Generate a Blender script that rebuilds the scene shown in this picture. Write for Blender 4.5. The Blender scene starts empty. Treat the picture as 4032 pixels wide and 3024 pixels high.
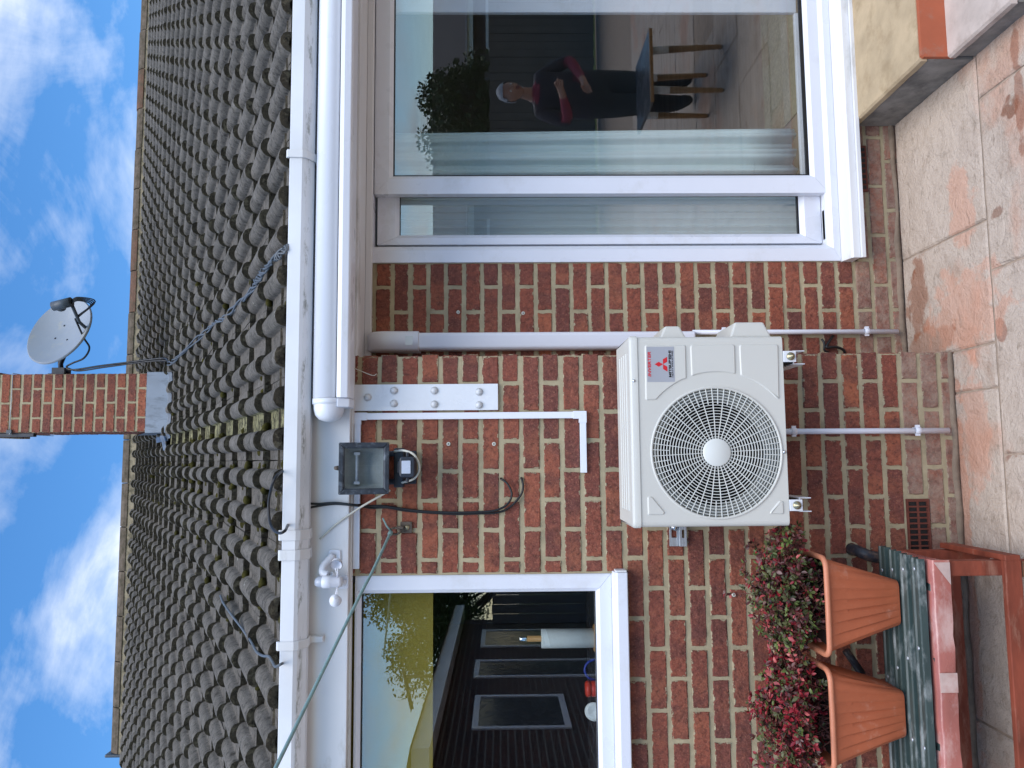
import bpy, bmesh, math, random
from mathutils import Vector, Matrix, noise
random.seed(7)
R = math.radians
S = bpy.context.scene
COL = S.collection

# ------------------------------------------------------------------ camera
YAW, PITCH, ROLL = R(5.54), R(-.8825), R(-.389)
CAM = Vector((0, -2.95, 1.7615))
FPX = 3030.0
_f = Vector((math.sin(YAW)*math.cos(PITCH), math.cos(YAW)*math.cos(PITCH), math.sin(PITCH)))
_r = Vector((math.cos(YAW), -math.sin(YAW), 0)); _u = _r.cross(_f)
_c, _s = math.cos(ROLL), math.sin(ROLL)
CR, CU, CF = _c*_r + _s*_u, -_s*_r + _c*_u, _f
cam_d = bpy.data.cameras.new('camera'); cam = bpy.data.objects.new('camera', cam_d); COL.objects.link(cam)
cam_d.sensor_fit = 'HORIZONTAL'; cam_d.sensor_width = 36; cam_d.lens = FPX/4032*36
cam_d.clip_start = .05; cam_d.clip_end = 2000
m3 = Matrix((-CU, CR, -CF)).transposed()          # the photograph is stored on its side: up is to the left
cam.matrix_world = Matrix.Translation(CAM) @ m3.to_4x4()
S.camera = cam
S.render.resolution_x, S.render.resolution_y = 1024, 768

# ------------------------------------------------------------------ sky and sun
SUN_EL, SUN_AZ = R(58), R(170)          # azimuth clockwise from +Y : behind the camera, a bit left
W = bpy.data.worlds.new('World'); S.world = W; W.use_nodes = True
nt = W.node_tree; nt.nodes.clear()
out = nt.nodes.new('ShaderNodeOutputWorld'); bg = nt.nodes.new('ShaderNodeBackground')
sky = nt.nodes.new('ShaderNodeTexSky'); sky.sky_type = 'NISHITA'; sky.sun_disc = False
sky.sun_elevation = SUN_EL; sky.sun_rotation = SUN_AZ; sky.air_density = 1.0; sky.dust_density = .3; sky.ozone_density = 3.0
tc = nt.nodes.new('ShaderNodeTexCoord'); sx = nt.nodes.new('ShaderNodeSeparateXYZ')
nt.links.new(tc.outputs['Generated'], sx.inputs[0])
def mth(op, a, b=None, t=nt):
    n = t.nodes.new('ShaderNodeMath'); n.operation = op
    for i, v in enumerate((a, b)):
        if v is None: continue
        if isinstance(v, (int, float)): n.inputs[i].default_value = v
        else: t.links.new(v, n.inputs[i])
    return n.outputs[0]
den = mth('ADD', mth('MAXIMUM', sx.outputs[2], 0.0), .22)
cb = nt.nodes.new('ShaderNodeCombineXYZ')
nt.links.new(mth('DIVIDE', sx.outputs[0], den), cb.inputs[0]); nt.links.new(mth('DIVIDE', sx.outputs[1], den), cb.inputs[1]); cb.inputs[2].default_value = 1.3
def nz(t, vec, scale, detail, rough=.5, dist=0, off=None):
    n = t.nodes.new('ShaderNodeTexNoise'); n.inputs['Scale'].default_value = scale; n.inputs['Detail'].default_value = detail
    n.inputs['Roughness'].default_value = rough; n.inputs['Distortion'].default_value = dist
    if vec is not None: t.links.new(vec, n.inputs['Vector'])
    return n.outputs['Fac']
def ramp(t, fac, stops):
    n = t.nodes.new('ShaderNodeValToRGB'); e = n.color_ramp.elements
    while len(e) < len(stops): e.new(.5)
    for i, (p, c) in enumerate(stops):
        e[i].position = p; e[i].color = (c, c, c, 1) if isinstance(c, (int, float)) else (*c, 1)
    t.links.new(fac, n.inputs[0]); return n.outputs[0]
def mixc(t, fac, a, b, mode='MIX'):
    n = t.nodes.new('ShaderNodeMix'); n.data_type = 'RGBA'; n.blend_type = mode
    if isinstance(fac, (int, float)): n.inputs[0].default_value = fac
    else: t.links.new(fac, n.inputs[0])
    for i, v in ((6, a), (7, b)):
        if isinstance(v, tuple): n.inputs[i].default_value = (*v, 1) if len(v) == 3 else v
        else: t.links.new(v, n.inputs[i])
    return n.outputs[2]
big = nz(nt, cb.outputs[0], 1.4, 9, .56, .3)
wisp = nz(nt, cb.outputs[0], 3.2, 7, .62, .8)
cl = mth('ADD', mth('MULTIPLY', big, .78), mth('MULTIPLY', wisp, .22))
cov = ramp(nt, cl, [(.485, 0), (.55, .32), (.61, .74), (.70, .97)])
shade = ramp(nt, nz(nt, cb.outputs[0], 2.1, 6, .55), [(.35, (6.0, 6.6, 7.6)), (.65, (9.0, 9.2, 9.6))])
hs = nt.nodes.new('ShaderNodeHueSaturation'); hs.inputs['Saturation'].default_value = 1.26; hs.inputs['Value'].default_value = 1.55; nt.links.new(sky.outputs[0], hs.inputs['Color'])
nt.links.new(mixc(nt, cov, hs.outputs[0], shade), bg.inputs[0]); bg.inputs[1].default_value = .068
nt.links.new(bg.outputs[0], out.inputs[0])

sd = bpy.data.lights.new('sun', 'SUN'); sun = bpy.data.objects.new('sun', sd); COL.objects.link(sun)
sd.energy = 1.4; sd.angle = R(50); sd.color = (1, .965, .91)
dirv = Vector((math.sin(SUN_AZ)*math.cos(SUN_EL), math.cos(SUN_AZ)*math.cos(SUN_EL), math.sin(SUN_EL)))
sun.rotation_euler = dirv.to_track_quat('Z', 'Y').to_euler()
S.view_settings.view_transform = 'Standard'; S.view_settings.look = 'None'; S.view_settings.gamma = 1; S.view_settings.exposure = 1.24
S.view_settings.use_curve_mapping = False
S.render.engine = "CYCLES"; S.cycles.max_bounces = 7; S.cycles.diffuse_bounces = 3; S.cycles.glossy_bounces = 3; S.cycles.transparent_max_bounces = 10

# ------------------------------------------------------------------ helpers
def at(x, y, Y):
    """point on the plane y = Y that the photograph shows at pixel x, y"""
    d = CR*((3024-y)-1512) + CU*(-(x-2016)) + CF*FPX
    return CAM + d*((Y-CAM.y)/d.y)
def atz(x, y, Z):
    d = CR*((3024-y)-1512) + CU*(-(x-2016)) + CF*FPX
    return CAM + d*((Z-CAM.z)/d.z)
def lin(c): return tuple((v/255/12.92 if v/255 <= .04045 else ((v/255+.055)/1.055)**2.4) for v in c)
TH = R(29.8); TT = math.tan(TH); EY, EZ = -.12, 2.525
def roofz(y): return EZ + (y-EY)*TT

class MB:
    def __init__(s): s.v = []; s.f = []; s.m = []; s.sm = []
    def add(s, vs, fs, mi=0, smooth=False):
        o = len(s.v); s.v += [tuple(v) for v in vs]
        for f in fs: s.f.append([i+o for i in f]); s.m.append(mi); s.sm.append(smooth)
        return s
    def box(s, x0, x1, y0, y1, z0, z1, mi=0):
        return s.add([(x0,y0,z0),(x1,y0,z0),(x1,y1,z0),(x0,y1,z0),(x0,y0,z1),(x1,y0,z1),(x1,y1,z1),(x0,y1,z1)],
                     [(0,3,2,1),(4,5,6,7),(0,1,5,4),(1,2,6,5),(2,3,7,6),(3,0,4,7)], mi)
    def tube(s, pts, r, n=8, mi=0, caps=True, smooth=True):
        pts = [Vector(p) for p in pts]; vs = []; fs = []; up = None
        rr = r if isinstance(r, (list, tuple)) else [r]*len(pts)
        for i, p in enumerate(pts):
            t = (pts[min(i+1, len(pts)-1)] - pts[max(i-1, 0)]).normalized()
            if up is None: up = Vector((0,0,1)) if abs(t.z) < .9 else Vector((0,1,0))
            a = t.cross(up).normalized(); b = a.cross(t).normalized(); up = b
            for k in range(n):
                an = 2*math.pi*k/n; vs.append(p + (a*math.cos(an) + b*math.sin(an))*rr[i])
        for i in range(len(pts)-1):
            for k in range(n):
                fs.append((i*n+k, i*n+(k+1) % n, (i+1)*n+(k+1) % n, (i+1)*n+k))
        s.add(vs, fs, mi, smooth)
        if caps:
            o = len(s.v)-len(vs)
            s.f.append([o+k for k in range(n)][::-1]); s.m.append(mi); s.sm.append(False)
            e = o+(len(pts)-1)*n; s.f.append([e+k for k in range(n)]); s.m.append(mi); s.sm.append(False)
        return s
    def prism(s, prof, fn0, fn1, mi=0, smooth=False):
        """prof 2-D outline; fn0 / fn1 map a profile point to the two ends"""
        n = len(prof); vs = [fn0(p) for p in prof] + [fn1(p) for p in prof]
        fs = [(k, (k+1) % n, n+(k+1) % n, n+k) for k in range(n)]
        s.add(vs, fs, mi, smooth); o = len(s.v)-2*n
        s.f.append(list(range(o, o+n))[::-1]); s.m.append(mi); s.sm.append(False)
        s.f.append(list(range(o+n, o+2*n))); s.m.append(mi); s.sm.append(False)
        return s
    def lathe(s, prof, c, axis, n=24, mi=0, smooth=True, a0=0, a1=2*math.pi):
        """prof list of (r, h) round an axis through c"""
        c = Vector(c); ax = Vector(axis).normalized(); u = ax.orthogonal().normalized(); w = ax.cross(u)
        full = abs(a1-a0-2*math.pi) < 1e-6; k = n if full else n+1; vs = []; fs = []
        for r, h in prof:
            for i in range(k):
                an = a0+(a1-a0)*i/n; vs.append(c + ax*h + (u*math.cos(an)+w*math.sin(an))*r)
        for j in range(len(prof)-1):
            for i in range(n):
                fs.append((j*k+i, j*k+(i+1) % k, (j+1)*k+(i+1) % k, (j+1)*k+i))
        return s.add(vs, fs, mi, smooth)
    def mesh(s, name, mats):
        me = bpy.data.meshes.new(name); me.from_pydata(s.v, [], s.f)
        for m in (mats if isinstance(mats, (list, tuple)) else [mats]): me.materials.append(m)
        me.polygons.foreach_set('material_index', s.m); me.polygons.foreach_set('use_smooth', s.sm)
        bm = bmesh.new(); bm.from_mesh(me); bmesh.ops.recalc_face_normals(bm, faces=bm.faces); bm.to_mesh(me); bm.free()
        me.update(); return me
    def build(s, name, mats, parent=None, bevel=0, seg=2):
        return link(name, s.mesh(name, mats), parent, bevel, seg)
def link(name, me, parent=None, bevel=0, seg=2):
    o = bpy.data.objects.new(name, me); COL.objects.link(o)
    if parent is not None: o.parent = parent
    if bevel:
        b = o.modifiers.new('bevel', 'BEVEL'); b.width = bevel; b.segments = seg; b.limit_method = 'ANGLE'; b.angle_limit = R(35)
    return o
def box(name, x0, x1, y0, y1, z0, z1, mat, parent=None, bevel=0):
    return MB().box(min(x0,x1), max(x0,x1), min(y0,y1), max(y0,y1), min(z0,z1), max(z0,z1)).build(name, mat, parent, bevel)
def tag(o, label, cat, group=None, kind=None):
    o['label'] = label
    if cat: o['category'] = cat
    if group: o['group'] = group
    if kind: o['kind'] = kind
    return o
def thing(name, loc, label, cat, group=None):
    o = bpy.data.objects.new(name, None); COL.objects.link(o); o.location = loc; o.empty_display_size = .1
    return tag(o, label, cat, group)
def adopt(root):
    """parts are modelled in world coordinates: keep them there under an Empty that stands elsewhere"""
    for ch in root.children:
        ch.matrix_parent_inverse = Matrix.Translation(root.location).inverted()
def arc(cx, cy, r, a0, a1, n):
    return [(cx+r*math.cos(R(a0+(a1-a0)*i/n)), cy+r*math.sin(R(a0+(a1-a0)*i/n))) for i in range(n+1)]
def smoothpath(pts, n=6):
    """Catmull-Rom through the points"""
    P = [Vector(p) for p in pts]; P = [P[0]*2-P[1]] + P + [P[-1]*2-P[-2]]; o = []
    for i in range(1, len(P)-2):
        for k in range(n):
            t = k/n; a, b, c, d = P[i-1], P[i], P[i+1], P[i+2]
            o.append(.5*((2*b)+(c-a)*t+(2*a-5*b+4*c-d)*t*t+(3*b-a-3*c+d)*t**3))
    o.append(P[-2]); return o

# ------------------------------------------------------------------ materials
def base(name, rough=.6, spec=.5, metal=0):
    m = bpy.data.materials.new(name); m.use_nodes = True; t = m.node_tree; p = t.nodes['Principled BSDF']
    p.inputs['Roughness'].default_value = rough; p.inputs['Specular IOR Level'].default_value = spec; p.inputs['Metallic'].default_value = metal
    return m, t, p
def objco(t):
    return t.nodes.new('ShaderNodeTexCoord').outputs['Object']
def mapping(t, vec, scale=(1,1,1), loc=(0,0,0)):
    n = t.nodes.new('ShaderNodeMapping'); t.links.new(vec, n.inputs[0]); n.inputs['Scale'].default_value = scale; n.inputs['Location'].default_value = loc
    return n.outputs[0]
def bump(t, p, h, strength=.5, dist=.002):
    b = t.nodes.new('ShaderNodeBump'); b.inputs['Strength'].default_value = strength; b.inputs['Distance'].default_value = dist
    t.links.new(h, b.inputs['Height']); t.links.new(b.outputs[0], p.inputs['Normal'])
def rnd_vec(t, vec):
    """shift a texture by the object's own random number, so shared meshes differ"""
    oi = t.nodes.new('ShaderNodeObjectInfo'); sc = t.nodes.new('ShaderNodeVectorMath'); sc.operation = 'SCALE'
    cbn = t.nodes.new('ShaderNodeCombineXYZ')
    for i, k in enumerate((37.0, 91.0, 53.0)): t.links.new(mth('MULTIPLY', oi.outputs['Random'], k, t), cbn.inputs[i])
    a = t.nodes.new('ShaderNodeVectorMath'); a.operation = 'ADD'; t.links.new(vec, a.inputs[0]); t.links.new(cbn.outputs[0], a.inputs[1])
    return a.outputs[0], oi.outputs['Random']
def plain(name, c, rough=.5, var=.12, scale=9, bmp=0, bscale=120, spec=.5, metal=0, dirt=None, dirt_amt=.5, dscale=6, dthr=(.55,.75), stretch=(1,1,1)):
    """one colour, faint mottling, optional grime with a shape of its own"""
    m, t, p = base(name, rough, spec, metal); v = mapping(t, objco(t), stretch)
    c = lin(c); n = nz(t, v, scale, 5, .6)
    lo = tuple(max(0, x*(1-var)) for x in c); hi = tuple(min(1, x*(1+var*.6)) for x in c)
    col = ramp(t, n, [(.3, lo), (.7, hi)])
    if dirt:
        df = ramp(t, nz(t, mapping(t, v, loc=(3.1, 7.7, 1.3)), dscale, 9, .68), [(dthr[0], 0), (dthr[1], dirt_amt)])
        col = mixc(t, df, col, lin(dirt))
    t.links.new(col, p.inputs['Base Color'])
    rr = ramp(t, nz(t, v, scale*2.3, 4), [(.3, max(0, rough-.08)), (.7, min(1, rough+.1))]); t.links.new(rr, p.inputs['Roughness'])
    if bmp: bump(t, p, nz(t, v, bscale, 4, .6), bmp, .002)
    return m
MORTAR = (170, 157, 128)
def brick_mat(name, grime=0):
    m, t, p = base(name, .85, .25); co = objco(t); v, rn = rnd_vec(t, co)
    tone = ramp(t, rn, [(0, lin((122, 64, 54))), (.16, lin((138, 72, 56))), (.32, lin((112, 60, 54))), (.46, lin((150, 82, 62))), (.58, lin((126, 68, 56))), (.7, lin((106, 58, 54))), (.82, lin((146, 76, 56))), (.95, lin((132, 70, 58))), (1, lin((172, 98, 68)))])
    band = nz(t, mapping(t, v, (8.5, 3, 3.5)), 1.0, 2, .5, .25)                 # flashes across each brick
    c1 = mixc(t, ramp(t, band, [(.38, 0), (.50, .0), (.60, .6)]), tone, lin((92, 52, 50)))
    c1 = mixc(t, ramp(t, nz(t, mapping(t, v, (7, 3, 5), (5, 2, 9)), 1, 2), [(.54, 0), (.68, .45)]), c1, lin((170, 100, 70)))
    fine = nz(t, v, 62, 6, .7)
    c1 = mixc(t, ramp(t, fine, [(.34, .75), (.46, .22), (.55, 0)]), c1, lin((62, 30, 28)))
    c1 = mixc(t, ramp(t, fine, [(.56, 0), (.70, .38)]), c1, lin((182, 112, 82)))
    c1 = mixc(t, ramp(t, nz(t, mapping(t, v, loc=(2, 8, 4)), 210, 3, .6), [(.56, 0), (.72, .5)]), c1, lin((190, 134, 106)))
    c1 = mixc(t, .14, c1, lin((138, 104, 88)))
    # mortar smeared over the arrises
    g = t.nodes.new('ShaderNodeTexCoord').outputs['Generated']; sp = t.nodes.new('ShaderNodeSeparateXYZ'); t.links.new(g, sp.inputs[0])
    def edge(s, k): return mth('MULTIPLY', mth('MINIMUM', s, mth('SUBTRACT', 1.0, s, t), t), k, t)
    ex = edge(sp.outputs[0], .209); ez = edge(sp.outputs[2], .062)
    e = mth('MINIMUM', ex, ez, t)
    thr = mth('MULTIPLY', mth('SUBTRACT', nz(t, v, 38, 7, .75), .45, t), .046, t)
    smear = mth('GREATER_THAN', mth('SUBTRACT', thr, e, t), 0.0, t)
    c1 = mixc(t, mth('MULTIPLY', smear, .85, t), c1, lin((172, 160, 132)))
    if grime:
        gy = ramp(t, nz(t, mapping(t, v, (1, 1, 1)), 22, 6, .7), [(.36, 0.25), (.62, .95)])
        c1 = mixc(t, mth('MULTIPLY', gy, grime, t), c1, lin((158, 138, 122)))
    t.links.new(c1, p.inputs['Base Color'])
    bump(t, p, mth('ADD', mth('ADD', fine, mth('MULTIPLY', nz(t, mapping(t, v, (1.6, 1, 1)), 55, 3), 1.4, t), t), mth('MULTIPLY', smear, .25, t), t), .9, .004)
    return m
M = {}
M['brick'] = brick_mat('brick'); M['brick_base'] = brick_mat('brick_stained', .8)
M['mortar'] = plain('mortar', MORTAR, .9, .2, 14, .9, 70, .2, dirt=(120, 112, 92), dirt_amt=.6, dscale=9)
M['render'] = plain('cement_render', (136, 120, 104), .9, .25, 18, .9, 60, .2, dirt=(110, 98, 84), dirt_amt=.8, dscale=12)
M['upvc'] = plain('white_upvc', (222, 225, 233), .32, .03, 3, 0, dirt=(186, 182, 172), dirt_amt=.4, dscale=5)
M['upvc_d'] = plain('weathered_white_upvc', (222, 222, 222), .42, .05, 3, 0, dirt=(150, 146, 132), dirt_amt=.65, dscale=7, dthr=(.56, .72), stretch=(.35, 1, 1))
M['trunk'] = plain('white_conduit', (226, 228, 236), .35, .03, 4)
M['awning'] = plain('awning_white', (226, 229, 236), .3, .04, 3, dirt=(168, 170, 140), dirt_amt=.5, dscale=5, dthr=(.62, .8), stretch=(.4, 1, 1))
M['gasket'] = plain('black_gasket', (16, 17, 20), .5)
M['tilecap'] = plain('ridge_concrete', (104, 92, 80), .95, .3, 16, 1, 60, .15, dirt=(70, 64, 50), dirt_amt=.9, dscale=14, dthr=(.45, .65))
M['lead'] = plain('lead', (118, 126, 136), .45, .2, 6, .25, 20, .5, .35, dirt=(70, 76, 80), dirt_amt=.8, dscale=18, dthr=(.5, .7), stretch=(1, 1, .35))
M['acw'] = plain('ivory_enamel', (202, 201, 193), .38, .02, 2)
M['acdark'] = plain('fan_black', (10, 11, 15), .7, spec=.08)
M['grille'] = plain('grille_plastic', (214, 216, 210), .4, .02, 3)
M['shroud'] = plain('shroud_grey', (170, 172, 168), .5, .04, 3)
M['silver'] = plain('label_silver', (176, 179, 186), .35, .02, 3, metal=.3)
M['red'] = plain('print_red', (200, 28, 40), .5, .02)
M['black'] = plain('print_black', (18, 18, 20), .5, .02)
M['steel'] = plain('galvanised_steel', (176, 182, 188), .38, .12, 30, metal=.55)
M['brass'] = plain('zinc_bolt', (168, 160, 132), .35, .2, 60, metal=.8)
M['paint'] = plain('glossy_white_paint', (222, 225, 230), .22, .05, 5, .35, 45, dirt=(190, 176, 150), dirt_amt=.4, dscale=6, dthr=(.6, .8))
M['boltcap'] = plain('bolt_cap_grey', (208, 210, 212), .35, .08, 30)
M['cast'] = plain('weathered_black_metal', (54, 60, 68), .55, .4, 30, .6, 60, .4, .3, dirt=(120, 130, 140), dirt_amt=.7, dscale=26, dthr=(.5, .68))
M['navy'] = plain('dark_plastic', (28, 34, 46), .45, .2, 12)
M['cable'] = plain('black_cable', (20, 21, 24), .45, .2, 30)
M['cableg'] = plain('grey_cable', (88, 94, 100), .5, .2, 30)
M['cablew'] = plain('white_cable', (200, 198, 186), .45, .1, 30)
M['line'] = plain('green_line', (122, 150, 148), .55, .2, 60, .4, 200)
M['rust'] = plain('rusty_iron', (92, 82, 72), .7, .5, 60, .6, 120, dirt=(60, 54, 46), dirt_amt=.8, dscale=40)
M['dish'] = plain('dish_grey', (140, 147, 156), .5, .06, 5, dirt=(160, 158, 148), dirt_amt=.6, dscale=5, dthr=(.55, .62))
M['lnb'] = plain('lnb_grey', (66, 74, 82), .45, .15, 12)
M['terra'] = plain('terracotta_plastic', (178, 96, 62), .55, .12, 8, .25, 60, dirt=(204, 156, 134), dirt_amt=.5, dscale=13, dthr=(.56, .72))
M['terra_rim'] = plain('terracotta_rim', (206, 132, 100), .5, .12, 10)
M['soil'] = plain('soil', (38, 28, 22), .95, .4, 40, 1, 60)
M['green'] = plain('green_coated_metal', (52, 68, 66), .45, .2, 14, .3, 60, dirt=(128, 134, 132), dirt_amt=.85, dscale=16, dthr=(.54, .66), stretch=(.45, 1, 1))
M['wood'] = plain('red_stained_wood', (132, 66, 48), .65, .4, 16, .6, 60, .3, dirt=(166, 126, 106), dirt_amt=.7, dscale=16, dthr=(.54, .7), stretch=(.25, 1, 1))
M['woodb'] = plain('bare_wood', (150, 112, 84), .75, .3, 12, .5, 60, .3)
M['poly'] = plain('pink_timber_under_film', (172, 104, 94), .22, .22, 9, .45, 16, .6, dirt=(206, 176, 168), dirt_amt=.75, dscale=7, dthr=(.5, .66), stretch=(.5, 1, 1))
M['film'] = plain('polythene', (196, 172, 164), .18, .2, 12, .6, 18, .6, dirt=(170, 100, 84), dirt_amt=.6, dscale=10)
M['airbrick'] = plain('air_brick_terracotta', (108, 62, 52), .85, .2, 30, .7, 90, .2)
M['pipe'] = plain('black_drain', (40, 42, 50), .5, .3, 20, .2, 60, dirt=(130, 104, 84), dirt_amt=.7, dscale=14, dthr=(.5, .66))
M['concrete'] = plain('grey_concrete', (142, 138, 132), .9, .3, 9, .8, 50, .2, dirt=(92, 90, 88), dirt_amt=.8, dscale=7, dthr=(.46, .66))
M['redpaint'] = plain('terracotta_paint', (172, 94, 66), .6, .12, 7, .4, 50, .3, dirt=(150, 124, 108), dirt_amt=.55, dscale=16, dthr=(.55, .7))
M['sand'] = plain('sandstone', (184, 164, 134), .85, .22, 6, .9, 26, .2, dirt=(140, 118, 88), dirt_amt=.55, dscale=8, dthr=(.5, .68))
M['tread'] = plain('pale_stone', (192, 178, 168), .85, .2, 7, .9, 22, .2, dirt=(146, 128, 116), dirt_amt=.55, dscale=10, dthr=(.5, .68))
M['curtain'] = plain('aqua_curtain', (208, 224, 224), .8, .06, 5, .2, 60, .2)
M['blindw'] = plain('pale_pleated_blind', (214, 224, 226), .7, .04, 5)
M['blindo'] = plain('olive_blind', (150, 134, 52), .8, .08, 6)
M['oak'] = plain('oak', (186, 140, 86), .5, .2, 16, .2, 60, stretch=(1, 1, .3))
M['tabletop'] = plain('dark_table_top', (70, 72, 78), .25, .1, 4)
M['white'] = plain('white_paper', (214, 222, 220), .9, .05, 40, .4, 90)
M['redp'] = plain('red_plastic', (206, 60, 40), .35, .05)
M['bluep'] = plain('blue_plastic', (40, 60, 150), .35, .05)
M['plate'] = plain('white_china', (226, 230, 228), .2, .02)
M['wallin'] = plain('interior_plaster', (156, 154, 148), .9, .06, 3)
M['floorin'] = plain('interior_boards', (146, 130, 114), .5, .3, 9, .2, 40, stretch=(.15, 1.4, 1))
M['rug'] = plain('woven_rug', (150, 146, 120), .95, .3, 60, 1, 90)
M['door_in'] = plain('interior_door', (120, 136, 168), .5, .06, 4)
M['chrome'] = plain('chrome', (200, 205, 210), .12, .02, metal=1)
M['reflector'] = plain('lamp_reflector', (150, 156, 158), .45, .12, 40, .6, 150, metal=.1)
M['lens'] = plain('sensor_lens', (176, 184, 198), .25, .05)
M['lichen'] = plain('moss', (66, 62, 30), 1, .5, 40, 1, 60, .1)
M['bark'] = plain('bark', (78, 64, 50), .9, .3, 20, .8, 40)
M['fence'] = plain('grey_fence', (92, 90, 86), .85, .3, 8, .5, 40, stretch=(1, 1, .2))
M['slate'] = plain('dark_roof', (66, 62, 62), .85, .25, 8, .6, 30)

def tile_mat(name, c, dirt, thr, spot=None):
    m, t, p = base(name, .92, .2); co = objco(t); v, rn = rnd_vec(t, co)
    c0 = lin(c); n = nz(t, v, 9, 6, .65); fine = nz(t, v, 120, 5, .7)
    col = ramp(t, n, [(.3, tuple(x*.72 for x in c0)), (.7, tuple(x*1.18 for x in c0))])
    col = mixc(t, mth('MULTIPLY', rn, .5, t), col, tuple(x*.55 for x in c0))
    col = mixc(t, ramp(t, nz(t, mapping(t, v, loc=(1, 6, 3)), 7, 6, .6), [(.55, 0), (.7, .6)]), col, tuple(min(1, x*1.45) for x in c0))
    col = mixc(t, ramp(t, nz(t, v, 70, 5, .75), [(.36, .75), (.5, 0)]), col, tuple(x*.42 for x in c0))
    col = mixc(t, ramp(t, nz(t, mapping(t, v, loc=(5, 5, 5)), 48, 5, .75), [(.54, 0), (.68, .5)]), col, tuple(min(1, x*1.6) for x in c0))
    col = mixc(t, ramp(t, nz(t, v, 26, 8, .75), [thr[0], thr[1]]), col, lin(dirt))
    col = mixc(t, ramp(t, nz(t, mapping(t, v, (1, .35, 1), (4, 9, 2)), 17, 5, .6), [(.70, 0), (.75, .75)]), col, lin((176, 172, 160)))
    if spot: col = mixc(t, ramp(t, nz(t, mapping(t, v, loc=(9, 1, 5)), 34, 6, .7), [(.52, 0), (.62, .8)]), col, lin(spot))
    t.links.new(col, p.inputs['Base Color'])
    bump(t, p, mth('ADD', fine, nz(t, v, 34, 5, .7), t), .9, .006)
    return m
M['tile'] = tile_mat('concrete_tile', (112, 106, 98), (52, 48, 41), ((.50, 0), (.65, .85)))
M['tile_y'] = tile_mat('yellow_lichened_tile', (146, 140, 104), (46, 43, 32), ((.46, 0), (.56, .95)))
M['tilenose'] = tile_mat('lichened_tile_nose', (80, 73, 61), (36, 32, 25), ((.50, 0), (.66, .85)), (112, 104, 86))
def slab_mat():
    m, t, p = base('patio_stone', .8, .3); v = objco(t)
    col = ramp(t, nz(t, v, 3.2, 7, .62, .4), [(.3, lin((170, 152, 137))), (.5, lin((194, 178, 163))), (.72, lin((184, 167, 151)))])
    red = ramp(t, nz(t, mapping(t, v, loc=(1.7, 4.2, 0)), 1.5, 8, .58, .3), [(.54, 0), (.62, .5)])
    col = mixc(t, red, col, lin((190, 136, 110)))
    col = mixc(t, ramp(t, nz(t, mapping(t, v, (1, 1, 1), (6.1, 2.2, 0)), 11, 8, .7), [(.55, 0), (.7, .5)]), col, lin((160, 140, 122)))
    wet = ramp(t, nz(t, mapping(t, v, (1, 1, 1), (2.9, 8.1, 0)), 5, 4, .5, .2), [(.69, 0), (.715, .75)])
    col = mixc(t, wet, col, lin((120, 70, 44)))
    spk = nz(t, v, 130, 6, .75); col = mixc(t, ramp(t, spk, [(.36, .3), (.47, 0)]), col, lin((128, 110, 96))); col = mixc(t, ramp(t, spk, [(.56, 0), (.68, .3)]), col, lin((214, 202, 188)))
    col = mixc(t, ramp(t, nz(t, mapping(t, v, loc=(7, 1, 0)), 20, 9, .75), [(.55, 0), (.64, .5)]), col, lin((132, 116, 100)))
    def blob(cx, cy, rx, ry, amt, c):
        m_ = mapping(t, v, (1/rx, 1/ry, 0), (-cx/rx, -cy/ry, 0)); ln_ = t.nodes.new('ShaderNodeVectorMath'); ln_.operation = 'LENGTH'; t.links.new(m_, ln_.inputs[0])
        d = mth('ADD', ln_.outputs['Value'], mth('MULTIPLY', mth('SUBTRACT', nz(t, v, 9, 6, .6), .5, t), 2.2, t), t)
        return mixc(t, ramp(t, d, [(.66, amt*.75), (.86, 0)]), col, lin(c))
    col = blob(.66, .22, .2, .10, .85, (138, 84, 54)); col = blob(.46, .12, .07, .2, .7, (150, 92, 60)); col = blob(.43, -.30, .05, .04, .8, (140, 80, 54)); col = blob(1.25, -.48, .28, .03, .8, (140, 84, 58))
    col = blob(.85, -.32, .03, .05, .85, (126, 84, 62)); col = blob(-.4, -.02, .9, .045, .75, (196, 136, 108)); col = blob(.1, -.12, .3, .1, .6, (206, 150, 124)); col = blob(.95, -.12, .2, .1, .6, (206, 146, 118)); col = blob(.55, -.1, .2, .3, .6, (204, 144, 116))
    t.links.new(col, p.inputs['Base Color'])
    bump(t, p, mth('ADD', mth('MULTIPLY', nz(t, v, 9, 5, .6, 1.2), 2.6, t), nz(t, v, 70, 5, .7), t), .85, .008)
    return m
M['slab'] = slab_mat()
def glass_mat(name, r0):
    m = bpy.data.materials.new(name); m.use_nodes = True; t = m.node_tree; t.nodes.clear()
    o = t.nodes.new('ShaderNodeOutputMaterial'); mx = t.nodes.new('ShaderNodeMixShader')
    tr = t.nodes.new('ShaderNodeBsdfTransparent'); tr.inputs[0].default_value = (.97, .985, .98, 1)
    gl = t.nodes.new('ShaderNodeBsdfGlossy'); gl.inputs['Roughness'].default_value = .0
    lw = t.nodes.new('ShaderNodeLayerWeight'); lw.inputs[0].default_value = .5
    f5 = mth('POWER', lw.outputs['Facing'], 5.0, t)
    t.links.new(mth('ADD', mth('MULTIPLY', f5, 1-r0, t), r0, t), mx.inputs[0])
    t.links.new(tr.outputs[0], mx.inputs[1]); t.links.new(gl.outputs[0], mx.inputs[2]); t.links.new(mx.outputs[0], o.inputs[0])
    return m
M['glass'] = glass_mat('window_glass', .13)
def leafm(name, c, c2):
    m, t, p = base(name, .45, .4); v, rn = rnd_vec(t, objco(t))
    col = ramp(t, nz(t, v, 30, 2), [(.35, lin(c)), (.65, lin(c2))]); t.links.new(col, p.inputs['Base Color'])
    p.inputs['Subsurface Weight'].default_value = 0
    return m
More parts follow.
